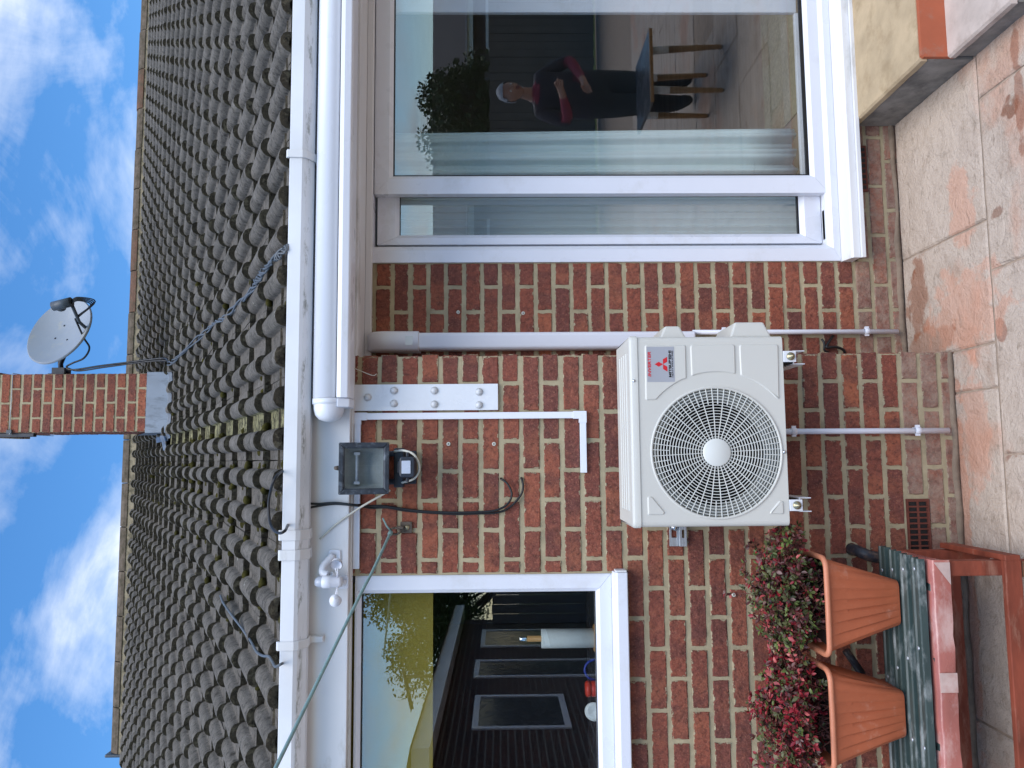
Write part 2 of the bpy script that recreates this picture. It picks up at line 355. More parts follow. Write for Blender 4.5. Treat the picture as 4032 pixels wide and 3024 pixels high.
LEAVES = [leafm('leaf_olive', (62, 66, 38), (90, 90, 54)), leafm('leaf_green', (78, 92, 44), (106, 118, 62)), leafm('leaf_maroon', (70, 36, 36), (96, 50, 46)),
          leafm('leaf_red', (112, 22, 34), (150, 40, 48)), leafm('leaf_dusky', (92, 68, 66), (116, 88, 82)), leafm('leaf_pink', (168, 66, 70), (188, 106, 98))]
M['stem'] = plain('plant_stem', (96, 54, 44), .7, .2, 30)

# ================================================================== GROUND
def struct(o): o['kind'] = 'structure'; return o
M['lawn'] = plain('lawn', (86, 104, 52), .95, .35, 30, 1, 40, .2)
M['joint'] = plain('patio_joint', (166, 148, 132), .95, .3, 20, .8, 60, .2)
struct(MB().add([(-60, -80, -.06), (60, -80, -.06), (60, -9.6, -.06), (-60, -9.6, -.06)], [(0, 1, 2, 3)]).build('lawn', M['lawn']))
patio = struct(MB().box(-8, 14, -9.6, .5, -.2, -.007).build('patio', M['joint']))
def slab_mesh(w, d, seed):
    rs = random.Random(seed); nx, ny = 7, 5; vs = []; fs = []
    g = .0035
    for j in range(ny+1):
        for i in range(nx+1):
            u, v = i/nx, j/ny; e = i in (0, nx) or j in (0, ny)
            x = g + (w-2*g)*u; y = g + (d-2*g)*v
            if e: x += rs.uniform(-.002, .002); y += rs.uniform(-.002, .002)
            vs.append((x, y, (-.005 if e else rs.uniform(-.0022, .0022))))
    # pull the second ring out to the edge so only a narrow arris drops
    for j in range(1, ny):
        for i in (1, nx-1): vs[j*(nx+1)+i] = (g+.008 if i == 1 else w-g-.008, vs[j*(nx+1)+i][1], vs[j*(nx+1)+i][2])
    for i in range(1, nx):
        for j in (1, ny-1): vs[j*(nx+1)+i] = (vs[j*(nx+1)+i][0], g+.008 if j == 1 else d-g-.008, vs[j*(nx+1)+i][2])
    for j in range(ny):
        for i in range(nx): fs.append((j*(nx+1)+i, j*(nx+1)+i+1, (j+1)*(nx+1)+i+1, (j+1)*(nx+1)+i))
    return MB().add(vs, fs, 0, False).mesh('slab', M['slab'])
rows = [(.02, -.262, [-3.0, -2.3, -1.62, -.98, -.36, .238, .399]), (-.262, -.62, [-3.2, -2.6, -1.9, -1.2, -.62, .0, .66, 1.30, 1.95, 2.5, 3.1, 3.7]),
        (-.62, -1.08, [-3, -2.3, -1.75, -1.1, -.4, .3, .92, 1.6, 2.2, 2.9, 3.7]), (-1.08, -1.7, [-3.2, -2.4, -1.6, -.9, -.1, .5, 1.2, 1.9, 2.7, 3.6]),
        (-1.7, -2.3, [-3, -2.4, -1.7, -1.1, -.3, .4, 1.1, 1.8, 2.4, 3.1, 3.9]), (-2.3, -2.9, [-3.2, -2.5, -1.9, -1.2, -.5, .1, .8, 1.5, 2.2, 2.8, 3.5]),
        (-2.9, -3.6, [-3, -2.2, -1.4, -.6, .2, 1.0, 1.8, 2.6, 3.4, 4.2, 5, 5.8]), (-3.6, -4.3, [-3.2, -2.6, -1.8, -1, -.2, .6, 1.4, 2.2, 3, 3.8, 4.6, 5.4, 6.2]),
        (-4.3, -5.1, [-3, -2.2, -1.4, -.6, .2, 1.0, 1.8, 2.6, 3.4, 4.2, 5, 5.8, 6.6]), (-5.1, -6, [-3.2, -2.4, -1.6, -.8, 0, .8, 1.6, 2.4, 3.2, 4, 4.8, 5.6, 6.4])]
k = 0
def put_slab(x0, x1, y0, y1):
    global k; k += 1
    me = slab_mesh(x1-x0, y1-y0, k)
    for v in me.vertices: v.co.x += x0; v.co.y += y0
    o = link('slab', me, patio); o.location.z = random.uniform(-.0015, .0015)
for ya, yb, xs in rows:
    for a, b in zip(xs, xs[1:]): put_slab(a, b, yb, ya)
put_slab(.399, .845, -.262, .33); put_slab(.845, 1.47, -.262, .33)

# ================================================================== HOUSE
house = thing('brick_house', (0, 0, 0), 'red brick bungalow with grey pantiled roof, chimney and white trim', 'house')
PV, PH, BH, BL = .0775, .2225, .062, .209
def zl(n): return 2.225 - PV*n            # centre of bed joint n
bcache = {}
def brick_mesh(L, D, seed, mat, h=BH):
    key = (round(L, 3), round(D, 3), seed, mat.name)
    if key in bcache: return bcache[key]
    rs = random.Random(hash(key[:3]) & 0xffff); nx, nz_ = (5 if L > .15 else 3), 2
    J = lambda s: rs.uniform(-s, s); vs = []; fs = []; ring = []
    for j in range(nz_+1):
        for i in range(nx+1):
            x = -L/2 + .004 + (L-.008)*i/nx; z = -h/2 + .004 + (h-.008)*j/nz_
            vs.append((x+J(.002), J(.0012), z+J(.0016)))
    idx = lambda i, j: j*(nx+1)+i
    for j in range(nz_):
        for i in range(nx): fs.append((idx(i, j), idx(i+1, j), idx(i+1, j+1), idx(i, j+1)))
    loop = [(i, 0) for i in range(nx)] + [(nx, j) for j in range(nz_)] + [(i, nz_) for i in range(nx, 0, -1)] + [(0, j) for j in range(nz_, 0, -1)]
    o1 = len(vs)
    for i, j in loop:
        x = -L/2 + L*i/nx; z = -h/2 + h*j/nz_; vs.append((x+J(.0022), .005, z+J(.0018)))
    o2 = len(vs)
    for i, j in loop:
        vs.append((-L/2 + L*i/nx, D, -h/2 + h*j/nz_))
    n = len(loop)
    for q in range(n):
        q2 = (q+1) % n; fs.append((idx(*loop[q]), o1+q, o1+q2, idx(*loop[q2]))); fs.append((o1+q, o2+q, o2+q2, o1+q2))
    me = MB().add(vs, fs).mesh('brick', mat); bcache[key] = me; return me
def add_brick(parent, x0, x1, yf, zc, mat, D=.03, side=None):
    """side None: face towards -Y, x0..x1 along X at y = yf; 'R' / 'L': face towards +X / -X, x0..x1 along Y at x = yf"""
    L = x1-x0; me = brick_mesh(L, D, random.randrange(6), mat)
    o = bpy.data.objects.new('brick', me); COL.objects.link(o); o.parent = parent
    j = random.uniform(-.0018, .0018)
    if side is None: o.location = ((x0+x1)/2, yf+j, zc)
    elif side == 'R': o.location = (yf+j, (x0+x1)/2, zc); o.rotation_euler = (0, 0, R(90))
    else: o.location = (yf+j, (x0+x1)/2, zc); o.rotation_euler = (0, 0, R(-90))
    o.rotation_euler.y = R(random.uniform(-.25, .25)) if side is None else 0
    o.location.z += random.uniform(-.0015, .0015)
    return o
def courses(parent, X0, X1, yf, n0, n1, phase_even, phase_odd, skip=lambda x0, x1, z: False, stained=26, minlen=.03):
    for n in range(n0, n1):
        zc = zl(n)-PV/2; ph = phase_even if n % 2 == 0 else phase_odd
        kk = math.floor((X0-ph)/PH)
        while True:
            a, b = ph+kk*PH+.00675, ph+(kk+1)*PH-.00675; kk += 1
            if a > X1: break
            a2, b2 = max(a, X0), min(b, X1)
            if b2-a2 < minlen: continue
            if skip(a2, b2, zc): continue
            add_brick(parent, a2, b2, yf, zc, M['brick_base'] if n >= stained else M['brick'])
XC = .399                                   # the outside corner of the projecting wall
BEH = .004                                  # mortar sits this far behind the brick faces
WX, WZ0, WZ1 = -.433, 1.300, 2.300          # kitchen window opening: right edge, bottom, top
wall1 = MB()
wall1.box(-3.0, XC-BEH, BEH, .10, .0, WZ0); wall1.box(WX, XC-BEH, BEH, .10, WZ0, 2.34); wall1.box(-3.0, -1.62, BEH, .10, WZ0, 2.34)
wall1.box(XC-.1, XC-BEH, .10, .43, 0, 2.34)
wall1 = wall1.build('wall', M['mortar'], house)
inset = (-.372, -.166, .125, .2125)         # air brick
def skip1(x0, x1, z):
    if z > WZ0-.01 and x0 < WX-.015 and x1 > -1.62:      # window; cut the bricks that run into it
        if x1 > WX+.03: add_brick(wall1, WX+.006, x1, 0, z, M['brick'])
        return True
    if .13 < z < .21 and x1 > inset[0]-.01 and x0 < inset[1]+.01:
        if x1-inset[1] > .03: add_brick(wall1, inset[1]+.008, x1, 0, z, M['brick_base'])
        if inset[0]-x0 > .03: add_brick(wall1, x0, inset[0]-.008, 0, z, M['brick_base'])
        return True
    return False
courses(wall1, -2.0, XC+.002, 0, -2, 29, .067, -.0455, skip1)
for n in range(-2, 29):                      # the return of the corner, one stretcher and a bat per course
    zc = zl(n)-PV/2; mt = M['brick_base'] if n >= 26 else M['brick']
    for a, b in (((.0, .209), (.2225, .326)) if n % 2 == 0 else ((.0, .1025), (.116, .325))): add_brick(wall1, a+.004, b, XC, zc, mt, .02, 'R')
# plinth fillet where the wall is smeared with cement, uneven along the ground
def fillet(x0, x1, y, name, parent):
    b = MB(); n = int((x1-x0)/.03); vs = []; fs = []
    for i in range(n+1):
        x = x0+(x1-x0)*i/n; h = .022+.02*noise.noise((x*6, y, 1)); d = .012+.008*noise.noise((x*7, 3, y))
        vs += [(x, y+.002, h), (x, y-.006, h-.004), (x, y-d, .004), (x, y+.002, .003)]
    for i in range(n):
        for q in range(3): fs.append((i*4+q, i*4+q+1, i*4+q+5, i*4+q+4))
    return b.add(vs, fs, 0, True).build(name, M['render'], parent)
fillet(-2.0, XC, 0, 'cement_fillet', wall1)

ab = MB(); ax0, ax1, az0, az1 = inset; ab.box(ax0, ax1, .0032, .0039, az0, az1, 0)
nxh, nzh = 9, 2; px = (ax1-ax0-.016)/nxh; pz = (az1-az0-.014)/nzh
ab.box(ax0, ax1, -.004, .003, az0, az0+.007); ab.box(ax0, ax1, -.004, .003, az1-.007, az1); ab.box(ax0, ax0+.008, -.004, .003, az0+.007, az1-.007); ab.box(ax1-.008, ax1, -.004, .003, az0+.007, az1-.007)
for i in range(nxh+1):
    x = ax0+.008+px*i; ab.box(max(ax0+.008, x-.003), min(ax1-.008, x+.003), -.0025, .003, az0+.007, az1-.007)
for j in range(1, nzh):
    z = az0+.007+pz*j; ab.box(ax0+.008, ax1-.008, -.0018, .003, z-.004, z+.004)
ab.build('air_brick', M['airbrick'], wall1)
for q in range(nxh):
    for j in range(nzh): box('vent_hole', ax0+.008+px*q+.0035, ax0+.008+px*(q+1)-.0035,   .0012, .0026, az0+.007+pz*j+.0045, az0+.007+pz*(j+1)-.0045, M['gasket'], wall1)

# recessed wall that holds the patio door
YR = .33; DX0 = .849; DX1 = 2.82
wall2 = MB(); wall2.box(XC-BEH, DX0, YR+BEH, YR+.1, 0, 2.34); wall2.box(DX0, DX1, YR+BEH, YR+.1, 0, .19); wall2.box(DX1, 4.2, YR+BEH, YR+.1, 0, 2.34)
wall2 = wall2.build('wall', M['mortar'], house)
def skip2(x0, x1, z):
    if z > .195 and x1 > DX0-.003 and x0 < DX1+.003:
        if x0 < DX0-.03: add_brick(wall2, x0, DX0-.003, YR, z, M['brick'])
        if x1 > DX1+.03: add_brick(wall2, DX1+.003, x1, YR, z, M['brick'])
        return True
    return False
courses(wall2, XC+.004, 3.3, YR, -2, 29, .067+.5625+.0025, .742-PH, skip2)
fillet(XC, 1.47, YR, 'cement_fillet', wall2)
v = MB(); v.box(1.16, 1.37, YR-.006, YR, .131, .189)      # the air brick under the door sill
v.build('air_brick', M['airbrick'], wall2)
for q in range(8):
    for j in range(2): box('vent_hole', 1.172+.0245*q, 1.187+.0245*q, YR-.0075, YR-.0055, .139+.024*j, .156+.024*j, M['gasket'], wall2)

# ---------------- roof
roof = MB(); RY = 5.32
roof.add([(-3.0, EY+.05, roofz(EY+.05)-.03), (7.5, EY+.05, roofz(EY+.05)-.03), (7.5, RY, roofz(RY)-.03), (-3.0, RY, roofz(RY)-.03),
          (-3.0, RY+5.4, roofz(RY)-3.1), (7.5, RY+5.4, roofz(RY)-3.1)], [(0, 1, 2, 3), (3, 2, 5, 4)])
roof = roof.build('roof', M['slate'], house)
GA, TW = .308, .301
def tile_mesh(seed, hi=True):
    rs = random.Random(seed); prof = []
    step = [0, .2, .5, .8, 1] if not hi else [0, .1, .25, .42, .58, .75, .9, 1]
    for c in (0, 1):                       # two rolls, two pans
        x0 = c*TW/2
        prof.append((x0+.001, 0)); prof.append((x0+.037, 0.001))
        for s_ in step:
            a = math.pi*(1-s_); prof.append((x0+.0785+.0405*math.cos(a), .003+.037*math.sin(a)**.85))
        prof.append((x0+.121, .001))
    prof.append((TW-.001, 0))
    L = GA+.06; vs = []; fs = []; n = len(prof); lift = .034
    ys = (0, .03, .18, L)
    for y in ys:
        for x, z in prof:
            vs.append((x, y+(rs.uniform(-.004, .004) if y == 0 else 0), z + lift*(1-y/L) + rs.uniform(-.0012, .0012) - (.003 if y == 0 else 0)))
    b = MB(); tf = []
    for j in range(len(ys)-1):
        for i in range(n-1): tf.append((j*n+i, j*n+i+1, (j+1)*n+i+1, (j+1)*n+i))
    b.add(vs, tf, 0, True)
    nv = [vs[i] for i in range(n)] + [(vs[i][0], vs[i][1]+.003, vs[i][2]-.034+rs.uniform(-.002, .002)) for i in range(n)]
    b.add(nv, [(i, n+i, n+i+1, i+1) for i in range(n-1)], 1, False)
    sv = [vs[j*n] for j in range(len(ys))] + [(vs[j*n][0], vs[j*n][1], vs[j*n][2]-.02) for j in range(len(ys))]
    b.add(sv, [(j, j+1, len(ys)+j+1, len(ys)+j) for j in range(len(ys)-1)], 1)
    me = bpy.data.meshes.new('tile'); me.from_pydata(b.v, [], b.f)
    me.materials.append(M['tile']); me.materials.append(M['tilenose'])
    me.polygons.foreach_set('material_index', b.m); me.polygons.foreach_set('use_smooth', b.sm); me.update()
    return me
def yellow(me):
    me = me.copy(); me.materials.append(M['tile_y'])
    for pl in me.polygons:
        if pl.material_index == 0 and .118 < pl.center.x < .19: pl.material_index = 2
    return me
TM = [tile_mesh(i) for i in range(6)]; TL = [tile_mesh(i, False) for i in range(3)]; TY = [yellow(m_) for m_ in TM[:3]]
X0T = .079-.0785 - TW*10                    # a roll crest stands at x = 0.079
CH = (.2205, .657, 2.80, 3.35)              # chimney plan
spots = []
for r in range(-1, 20):
    s_ = -.012 + GA*(r+1)-GA; y = EY+s_*math.cos(TH); z = EZ+s_*math.sin(TH)
    if r == -1: continue
    for c in range(0, 32):
        x = X0T+TW*c
        lo = (y+2.95)*-.40-.35; hi = (y+2.95)*.66+.35
        if x < -3.05 or x+TW < lo or x > hi: continue
        if x+TW > CH[0]+.02 and x < CH[1]-.02 and y+.1 > CH[2] and y < CH[3]: 
            if x > CH[0]-.05 and x+TW < CH[1]+.05: continue
        spots.append((Vector((x+TW/2, y+.1, z+.05)), x, y, z))
def inview(p):
    d = p-CAM; w = d.dot(CF); return abs(d.dot(CR)/w) < 1512/FPX+.03
spots.sort(key=lambda t: (not inview(t[0]), (t[0]-CAM).length))
rest = MB(); rest_m = []
for i, (p, x, y, z) in enumerate(spots):
    if i < 300:
        o = bpy.data.objects.new('tile', random.choice(TY if (abs(x-.0005) < .01 and y < 2.7) else TM)); COL.objects.link(o); o.parent = roof
        o.location = (x, y, z+random.uniform(0, .003)); o.rotation_euler = (TH+R(random.uniform(-.5, .5)), 0, R(random.uniform(-.5, .5)))
        o.location.y += random.uniform(-.004, .004)
    else:
        me = random.choice(TL); mtx = Matrix.Translation((x, y, z)) @ Matrix.Rotation(TH, 4, 'X')
        off = len(rest.v); rest.v += [tuple(mtx @ v.co) for v in me.vertices]
        for pl in me.polygons: rest.f.append([q+off for q in pl.vertices]); rest.m.append(pl.material_index); rest.sm.append(pl.use_smooth)
me = bpy.data.meshes.new('upper_tiles'); me.from_pydata(rest.v, [], rest.f); me.materials.append(M['tile']); me.materials.append(M['tilenose'])
me.polygons.foreach_set('material_index', rest.m); me.polygons.foreach_set('use_smooth', rest.sm); me.update()
o = link('upper_tiles', me, roof); o['kind'] = 'stuff'
# ridge
rz = roofz(RY)-.02
x = -2.93; i = 0
bed = MB(); vs = []; fs = []; n = 200
for q in range(n+1):
    xx = -2.95+10.4*q/n; w = .012*noise.noise((xx*9, 0, 0))
    vs += [(xx, RY-.155+w, roofz(RY-.155)+.005), (xx, RY-.13, roofz(RY-.13)+.085+w)]
for q in range(n): fs.append((q*2, q*2+2, q*2+3, q*2+1))
bed.add(vs, fs, 0, True).build('ridge_mortar', plain('ridge_mortar', (140, 128, 106), .95, .25, 14, .9, 50, .2, dirt=(84, 78, 62), dirt_amt=.9, dscale=12, dthr=(.46, .62)), roof)
RB = plain('ridge_brown', (108, 82, 68), .95, .3, 16, 1, 60, .15, dirt=(84, 74, 60), dirt_amt=.9, dscale=14, dthr=(.45, .65))
while x < 7.3:
    b = MB(); L = .445; prof = arc(0, 0, .145, 8, 172, 10); pin = [(px_*.87, pz_*.87) for px_, pz_ in prof[::-1]]
    b.prism(prof+pin, lambda p: (x, RY+p[0], rz+p[1]*.95), lambda p: (x+L, RY+p[0], rz+p[1]*.95), 0, False)
    o = b.build('ridge_tile', RB if i in (10, 11, 15) else M['tilecap'], roof, .006); o.location.z = random.uniform(-.004, .004); x += .452; i += 1
box('ridge_end_cap', -2.965, -2.93, RY-.15, RY+.15, rz-.03, rz+.15, M['lnb'], roof, .02)
b = MB(); b.add([(-3.03, EY, roofz(EY)-.06), (-2.985, EY, roofz(EY)-.06), (-2.985, RY, roofz(RY)-.06), (-3.03, RY, roofz(RY)-.06), (-3.03, EY, roofz(EY)+.03), (-2.985, EY, roofz(EY)+.03), (-2.985, RY, roofz(RY)+.03), (-3.03, RY, roofz(RY)+.03)],
                [(0,3,2,1),(4,5,6,7),(0,1,5,4),(1,2,6,5),(2,3,7,6),(3,0,4,7)]); b.build('verge', M['tilecap'], roof)
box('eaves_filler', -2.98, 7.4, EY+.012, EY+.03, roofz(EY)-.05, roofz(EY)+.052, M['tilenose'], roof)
# moss clumps on the lower rows, lodged beside the rolls
def clump(seed):
    rs = random.Random(seed); bm = bmesh.new(); bmesh.ops.create_icosphere(bm, subdivisions=2, radius=1)
    for v in bm.verts: v.co *= 1+.35*noise.noise(v.co*2.3+Vector((seed, 0, 0)))+rs.uniform(-.12, .12)
    me = bpy.data.meshes.new('moss'); bm.to_mesh(me); bm.free(); me.materials.append(M['lichen']); return me
mc = [clump(i) for i in range(4)]; rs = random.Random(3); mb = MB()
for q in range(420):
    col = rs.choice([0, 0, 0, 1, 1, 2, 3, -1]); r = rs.randrange(0, 9) if rs.random() < .8 else rs.randrange(0, 17)
    xx = .079-.15*(1+col) + rs.choice([-.045, .045]) + rs.uniform(-.012, .012)
    if rs.random() < .35: xx = .079+.15*rs.randrange(-6, 8)+rs.choice([-.046, .046])
    s_ = GA*r + rs.choice([-.012, -.012, .0, .05])+rs.uniform(-.01, .02); y = EY+s_*math.cos(TH); z = EZ+s_*math.sin(TH)+.024
    sc = rs.uniform(.006, .021); me = rs.choice(mc); off = len(mb.v)
    mb.v += [tuple(Vector((xx, y, z)) + Vector((v.co.x*sc, v.co.y*sc*1.5, v.co.z*sc*.8))) for v in me.vertices]
    for pl in me.polygons: mb.f.append([a+off for a in pl.vertices]); mb.m.append(0); mb.sm.append(True)
o = mb.build('moss', M['lichen'], roof); o['kind'] = 'stuff'

# ---------------- chimney
cx0, cx1, cy0, cy1 = CH; zb = roofz(cy0)
chim = MB().box(cx0+BEH, cx1-BEH, cy0+BEH, cy1-BEH, zb-.1, 5.62).build('chimney', M['mortar'], house)
zc0 = 4.388
for n in range(16):
    zc = zc0 + PV*n + PV/2
    if zc > 5.56: break
    w = (cx1-cx0); sp = (cx0+.002, cx0+w/2, cx1-.002) if n % 2 else (cx0+.002, cx0+w*.245, cx0+w*.745, cx1-.002)
    for a, b in zip(sp, sp[1:]): add_brick(chim, a+(.006 if a > cx0+.01 else 0), b-(.006 if b < cx1-.01 else 0), cy0, zc, M['brick'])
    for sd_, xx in (('R', cx1), ('L', cx0)):
        for a, b in (((cy0+.004, cy0+.209), (cy0+.2225, cy0+.43), (cy0+.4435, cy1-.005)) if n % 2 == 0 else ((cy0+.004, cy0+.1), (cy0+.114, cy0+.32), (cy0+.334, cy1-.005))):
            if roofz((a+b)/2) < zc: add_brick(chim, a, b, xx, zc, M['brick'], .02, sd_)
box('oversail_course', cx0-.03, cx1+.03, cy0-.03, cy1+.03, 5.465+.12, 5.68, M['brick'], chim, .004)
# lead: front apron dressed over the tiles, with an upstand and side flashings
b = MB(); vs = []; fs = []; n = 44; xa, xb = cx0-.055, cx1+.075
for q in range(n+1):
    xx = xa+(xb-xa)*q/n; ph_ = ((xx-.079)/.1505) % 1; ph_ = min(ph_, 1-ph_); roll = .032*max(0, math.cos(ph_*math.pi*1.6))
    inb = cx0-.004 <= xx <= cx1+.004
    for t_ in range(5):
        yy = cy0-.012-.2*t_/4*(1+.12*noise.noise((xx*8, 2, 0))); vs.append((xx, yy, roofz(yy)+.032+roll*(.35+.65*t_/4)+.01+.003*noise.noise((xx*20, yy*20, 0))))
for q in range(n):
    for t_ in range(4): fs.append((q*5+t_, (q+1)*5+t_, (q+1)*5+t_+1, q*5+t_+1))
b.add(vs, fs, 0, True)
b.add([(cx0-.008, cy0-.014, zb+.02), (cx1+.008, cy0-.014, zb+.02), (cx1+.008, cy0-.01, zc0+.004), (cx0-.008, cy0-.01, zc0+.004)], [(0, 1, 2, 3)])
b.add([(cx0-.008, cy0-.01, zc0+.004), (cx1+.008, cy0-.01, zc0+.004), (cx1+.008, cy0+.01, zc0+.006), (cx0-.008, cy0+.01, zc0+.006)], [(0, 1, 2, 3)])
for xx, sg in ((cx0, -1), (cx1, 1)):
    b.add([(xx+sg*.008, cy0-.014, zb+.02), (xx+sg*.008, cy1, roofz(cy1)+.02), (xx+sg*.008, cy1, roofz(cy1)+.2), (xx+sg*.008, cy0-.01, zc0+.004)], [(0, 1, 2, 3)])
    b.add([(xx+sg*.008, cy0-.1, roofz(cy0-.1)+.05), (xx+sg*.008, cy1, roofz(cy1)+.05), (xx+sg*.07, cy1, roofz(cy1)+.04), (xx+sg*.07, cy0-.1, roofz(cy0-.1)+.04)], [(0, 1, 2, 3)])
# lead tongue that turns down beside the left corner
P = [Vector((cx0-.03, cy0+.02, roofz(cy0+.02)+.075)), Vector((cx0-.075, cy0-.03, roofz(cy0-.03)+.065)), Vector((cx0-.14, cy0-.09, roofz(cy0-.09)+.06))]
vs = []
for q, p_ in enumerate(P): vs += [p_+Vector((0, -.075, -.045)), p_+Vector((0, 0, .012)), p_+Vector((0, .06, .034))]
b.add(vs, [(q*3+t_, q*3+t_+1, q*3+t_+4, q*3+t_+3) for q in range(2) for t_ in range(2)], 0, True)
b.build('flashing', M['lead'], chim)

# ---------------- eaves: fascia, soffit, gutter
fas = MB().box(-3.0, 5.2, -.055, -.035, 2.325, 2.53).build('fascia', M['upvc_d'], house, .003)
box('soffit', -3.0, 5.2, -.034, YR+.02, 2.338, 2.35, M['upvc_d'], house)
box('fascia_trim', -3.0, XC, -.034, -.003, 2.318, 2.337, M['upvc_d'], house, .002)
box('soffit_trim', XC+.002, 5.2, YR-.03, YR-.002, 2.31, 2.3375, M['upvc_d'], house, .003)
box('soffit_batten', XC-.03, 5.2, .0, .05, 2.312, 2.337, M['upvc_d'], house, .003)
gp = [(-.056, 2.53), (-.058, 2.478), (-.075, 2.462), (-.125, 2.457), (-.162, 2.480), (-.171, 2.492), (-.174, 2.536), (-.166, 2.540), (-.160, 2.534), (-.157, 2.49), (-.12, 2.466), (-.07, 2.47), (-.062, 2.48), (-.06, 2.53)]
def gutter_mat():
    m, t, p = base('gutter_plastic', .35, .5); v = objco(t); sp = t.nodes.new('ShaderNodeSeparateXYZ'); t.links.new(v, sp.inputs[0])
    col = ramp(t, nz(t, v, 4, 4), [(.3, lin((222, 223, 224))), (.7, lin((236, 238, 242)))])
    st = ramp(t, nz(t, mapping(t, v, (9, 30, 30)), 1, 8, .75), [(.5, 0), (.6, .85)])          # algae along the lower arris
    near = ramp(t, mth('ABSOLUTE', mth('SUBTRACT', sp.outputs[2], 2.475, t), None, t), [(0.0, .9), (.005, .55), (.010, 0)])
    col = mixc(t, mth('MULTIPLY', st, near, t), col, lin((92, 94, 70)))
    st2 = ramp(t, nz(t, mapping(t, v, (4, 14, 14), (3, 3, 3)), 1, 8, .7), [(.66, 0), (.8, .22)])
    col = mixc(t, st2, col, lin((150, 148, 136)))
    t.links.new(col, p.inputs['Base Color']); return m
M['gutter'] = gutter_mat()
gut = MB().prism(gp, lambda p: (-3.02, p[0], p[1]), lambda p: (5.2, p[0], p[1])).build('gutter', M['gutter'], house)
def gbracket(x, w=.022, hook=True):
    b = MB(); q = [(-.0555, 2.475), (-.075, 2.4545), (-.127, 2.4495), (-.169, 2.474), (-.178, 2.489), (-.181, 2.545), (-.168, 2.552), (-.164, 2.541), (-.1765, 2.537), (-.173, 2.490), (-.164, 2.478), (-.125, 2.4555), (-.076, 2.4605), (-.0575, 2.48)]
    b.prism(q, lambda p: (x-w/2, p[0], p[1]), lambda p: (x+w/2, p[0], p[1]))
    if hook: b.box(x-w*.35, x+w*.35, -.0795, -.056, 2.41, 2.4575)
    b.build('gutter_bracket', M['upvc_d'], gut, .0015)
for yy, hk in ((603, True), (2108, False), (2187, False), (2545, True), (3150, True)): gbracket(at(1180, yy, -.178).x, .03 if hk else .036, hk)

# ---------------- kitchen window
win = bpy.data.objects.new('kitchen_window', None); COL.objects.link(win); win.parent = house
wx1, wx0 = WX-.002, -1.62; wz0, wz1 = 1.347, 2.312
gx1, gz0, gz1 = -.500, 1.403, 2.292
f = MB()
def frame_ring(f, x0, x1, z0, z1, w, wt, wb, y0, y1, mi=0):
    f.box(x0, x0+w, y0, y1, z0, z1, mi); f.box(x1-w, x1, y0, y1, z0, z1, mi); f.box(x0+w, x1-w, y0, y1, z0, z0+wb, mi); f.box(x0+w, x1-w, y0, y1, z1-wt, z1, mi)
def mitred(f, x0, x1, z0, z1, w, y0, y1, ch=.012, wt=None, wb=None):
    """four mitred bars with a chamfer towards the glass"""
    wt = wt or w; wb = wb or w
    O = [(x0, z0), (x1, z0), (x1, z1), (x0, z1)]; I = [(x0+w, z0+wb), (x1-w, z0+wb), (x1-w, z1-wt), (x0+w, z1-wt)]
    I2 = [(I[0][0]-ch, I[0][1]-ch), (I[1][0]+ch, I[1][1]-ch), (I[2][0]+ch, I[2][1]+ch), (I[3][0]-ch, I[3][1]+ch)]
    g = .0006
    for q in range(4):
        q2 = (q+1) % 4; d = Vector((O[q2][0]-O[q][0], 0, O[q2][1]-O[q][1])).normalized()*g
        vs = [Vector((O[q][0], y0, O[q][1]))+d, Vector((O[q2][0], y0, O[q2][1]))-d, Vector((I2[q2][0], y0, I2[q2][1]))-d, Vector((I2[q][0], y0, I2[q][1]))+d,
              Vector((I[q2][0], y0+ch, I[q2][1]))-d, Vector((I[q][0], y0+ch, I[q][1]))+d, Vector((I[q2][0], y1, I[q2][1]))-d, Vector((I[q][0], y1, I[q][1]))+d,
              Vector((O[q][0], y1, O[q][1]))+d, Vector((O[q2][0], y1, O[q2][1]))-d]
        f.add(vs, [(0, 1, 2, 3), (3, 2, 4, 5), (5, 4, 6, 7), (0, 8, 9, 1), (8, 7, 6, 9), (0, 3, 5, 7, 8), (1, 9, 6, 4, 2)])
mitred(f, wx0, wx1, wz0, wz1, .067, .012, .075, .014, wt=.022, wb=.058)
f.build('frame', M['upvc'], win)
gk = MB(); frame_ring(gk, wx0+.06, gx1+.004, gz0-.004, gz1+.002, .008, .008, .008, .034, .05); gk.build('gasket', M['gasket'], win)
MB().box(wx0+.06, gx1+.003, .040, .0445, gz0-.003, gz1+.003).build('pane', M['glass'], win)
s_ = MB(); s_.prism([(.075, 1.346), (.014, 1.346), (-.045, 1.338), (-.052, 1.332), (-.052, 1.296), (-.044, 1.292), (-.040, 1.300), (.004, 1.300), (.075, 1.302)], lambda p: (wx0-.02, p[0], p[1]), lambda p: (-.424, p[0], p[1]))
s_.build('sill', M['upvc'], win, .002)
box('sill_end_cap', -.4235, -.416, -.049, -.001, 1.296, 1.338, M['upvc_d'], win, .003)

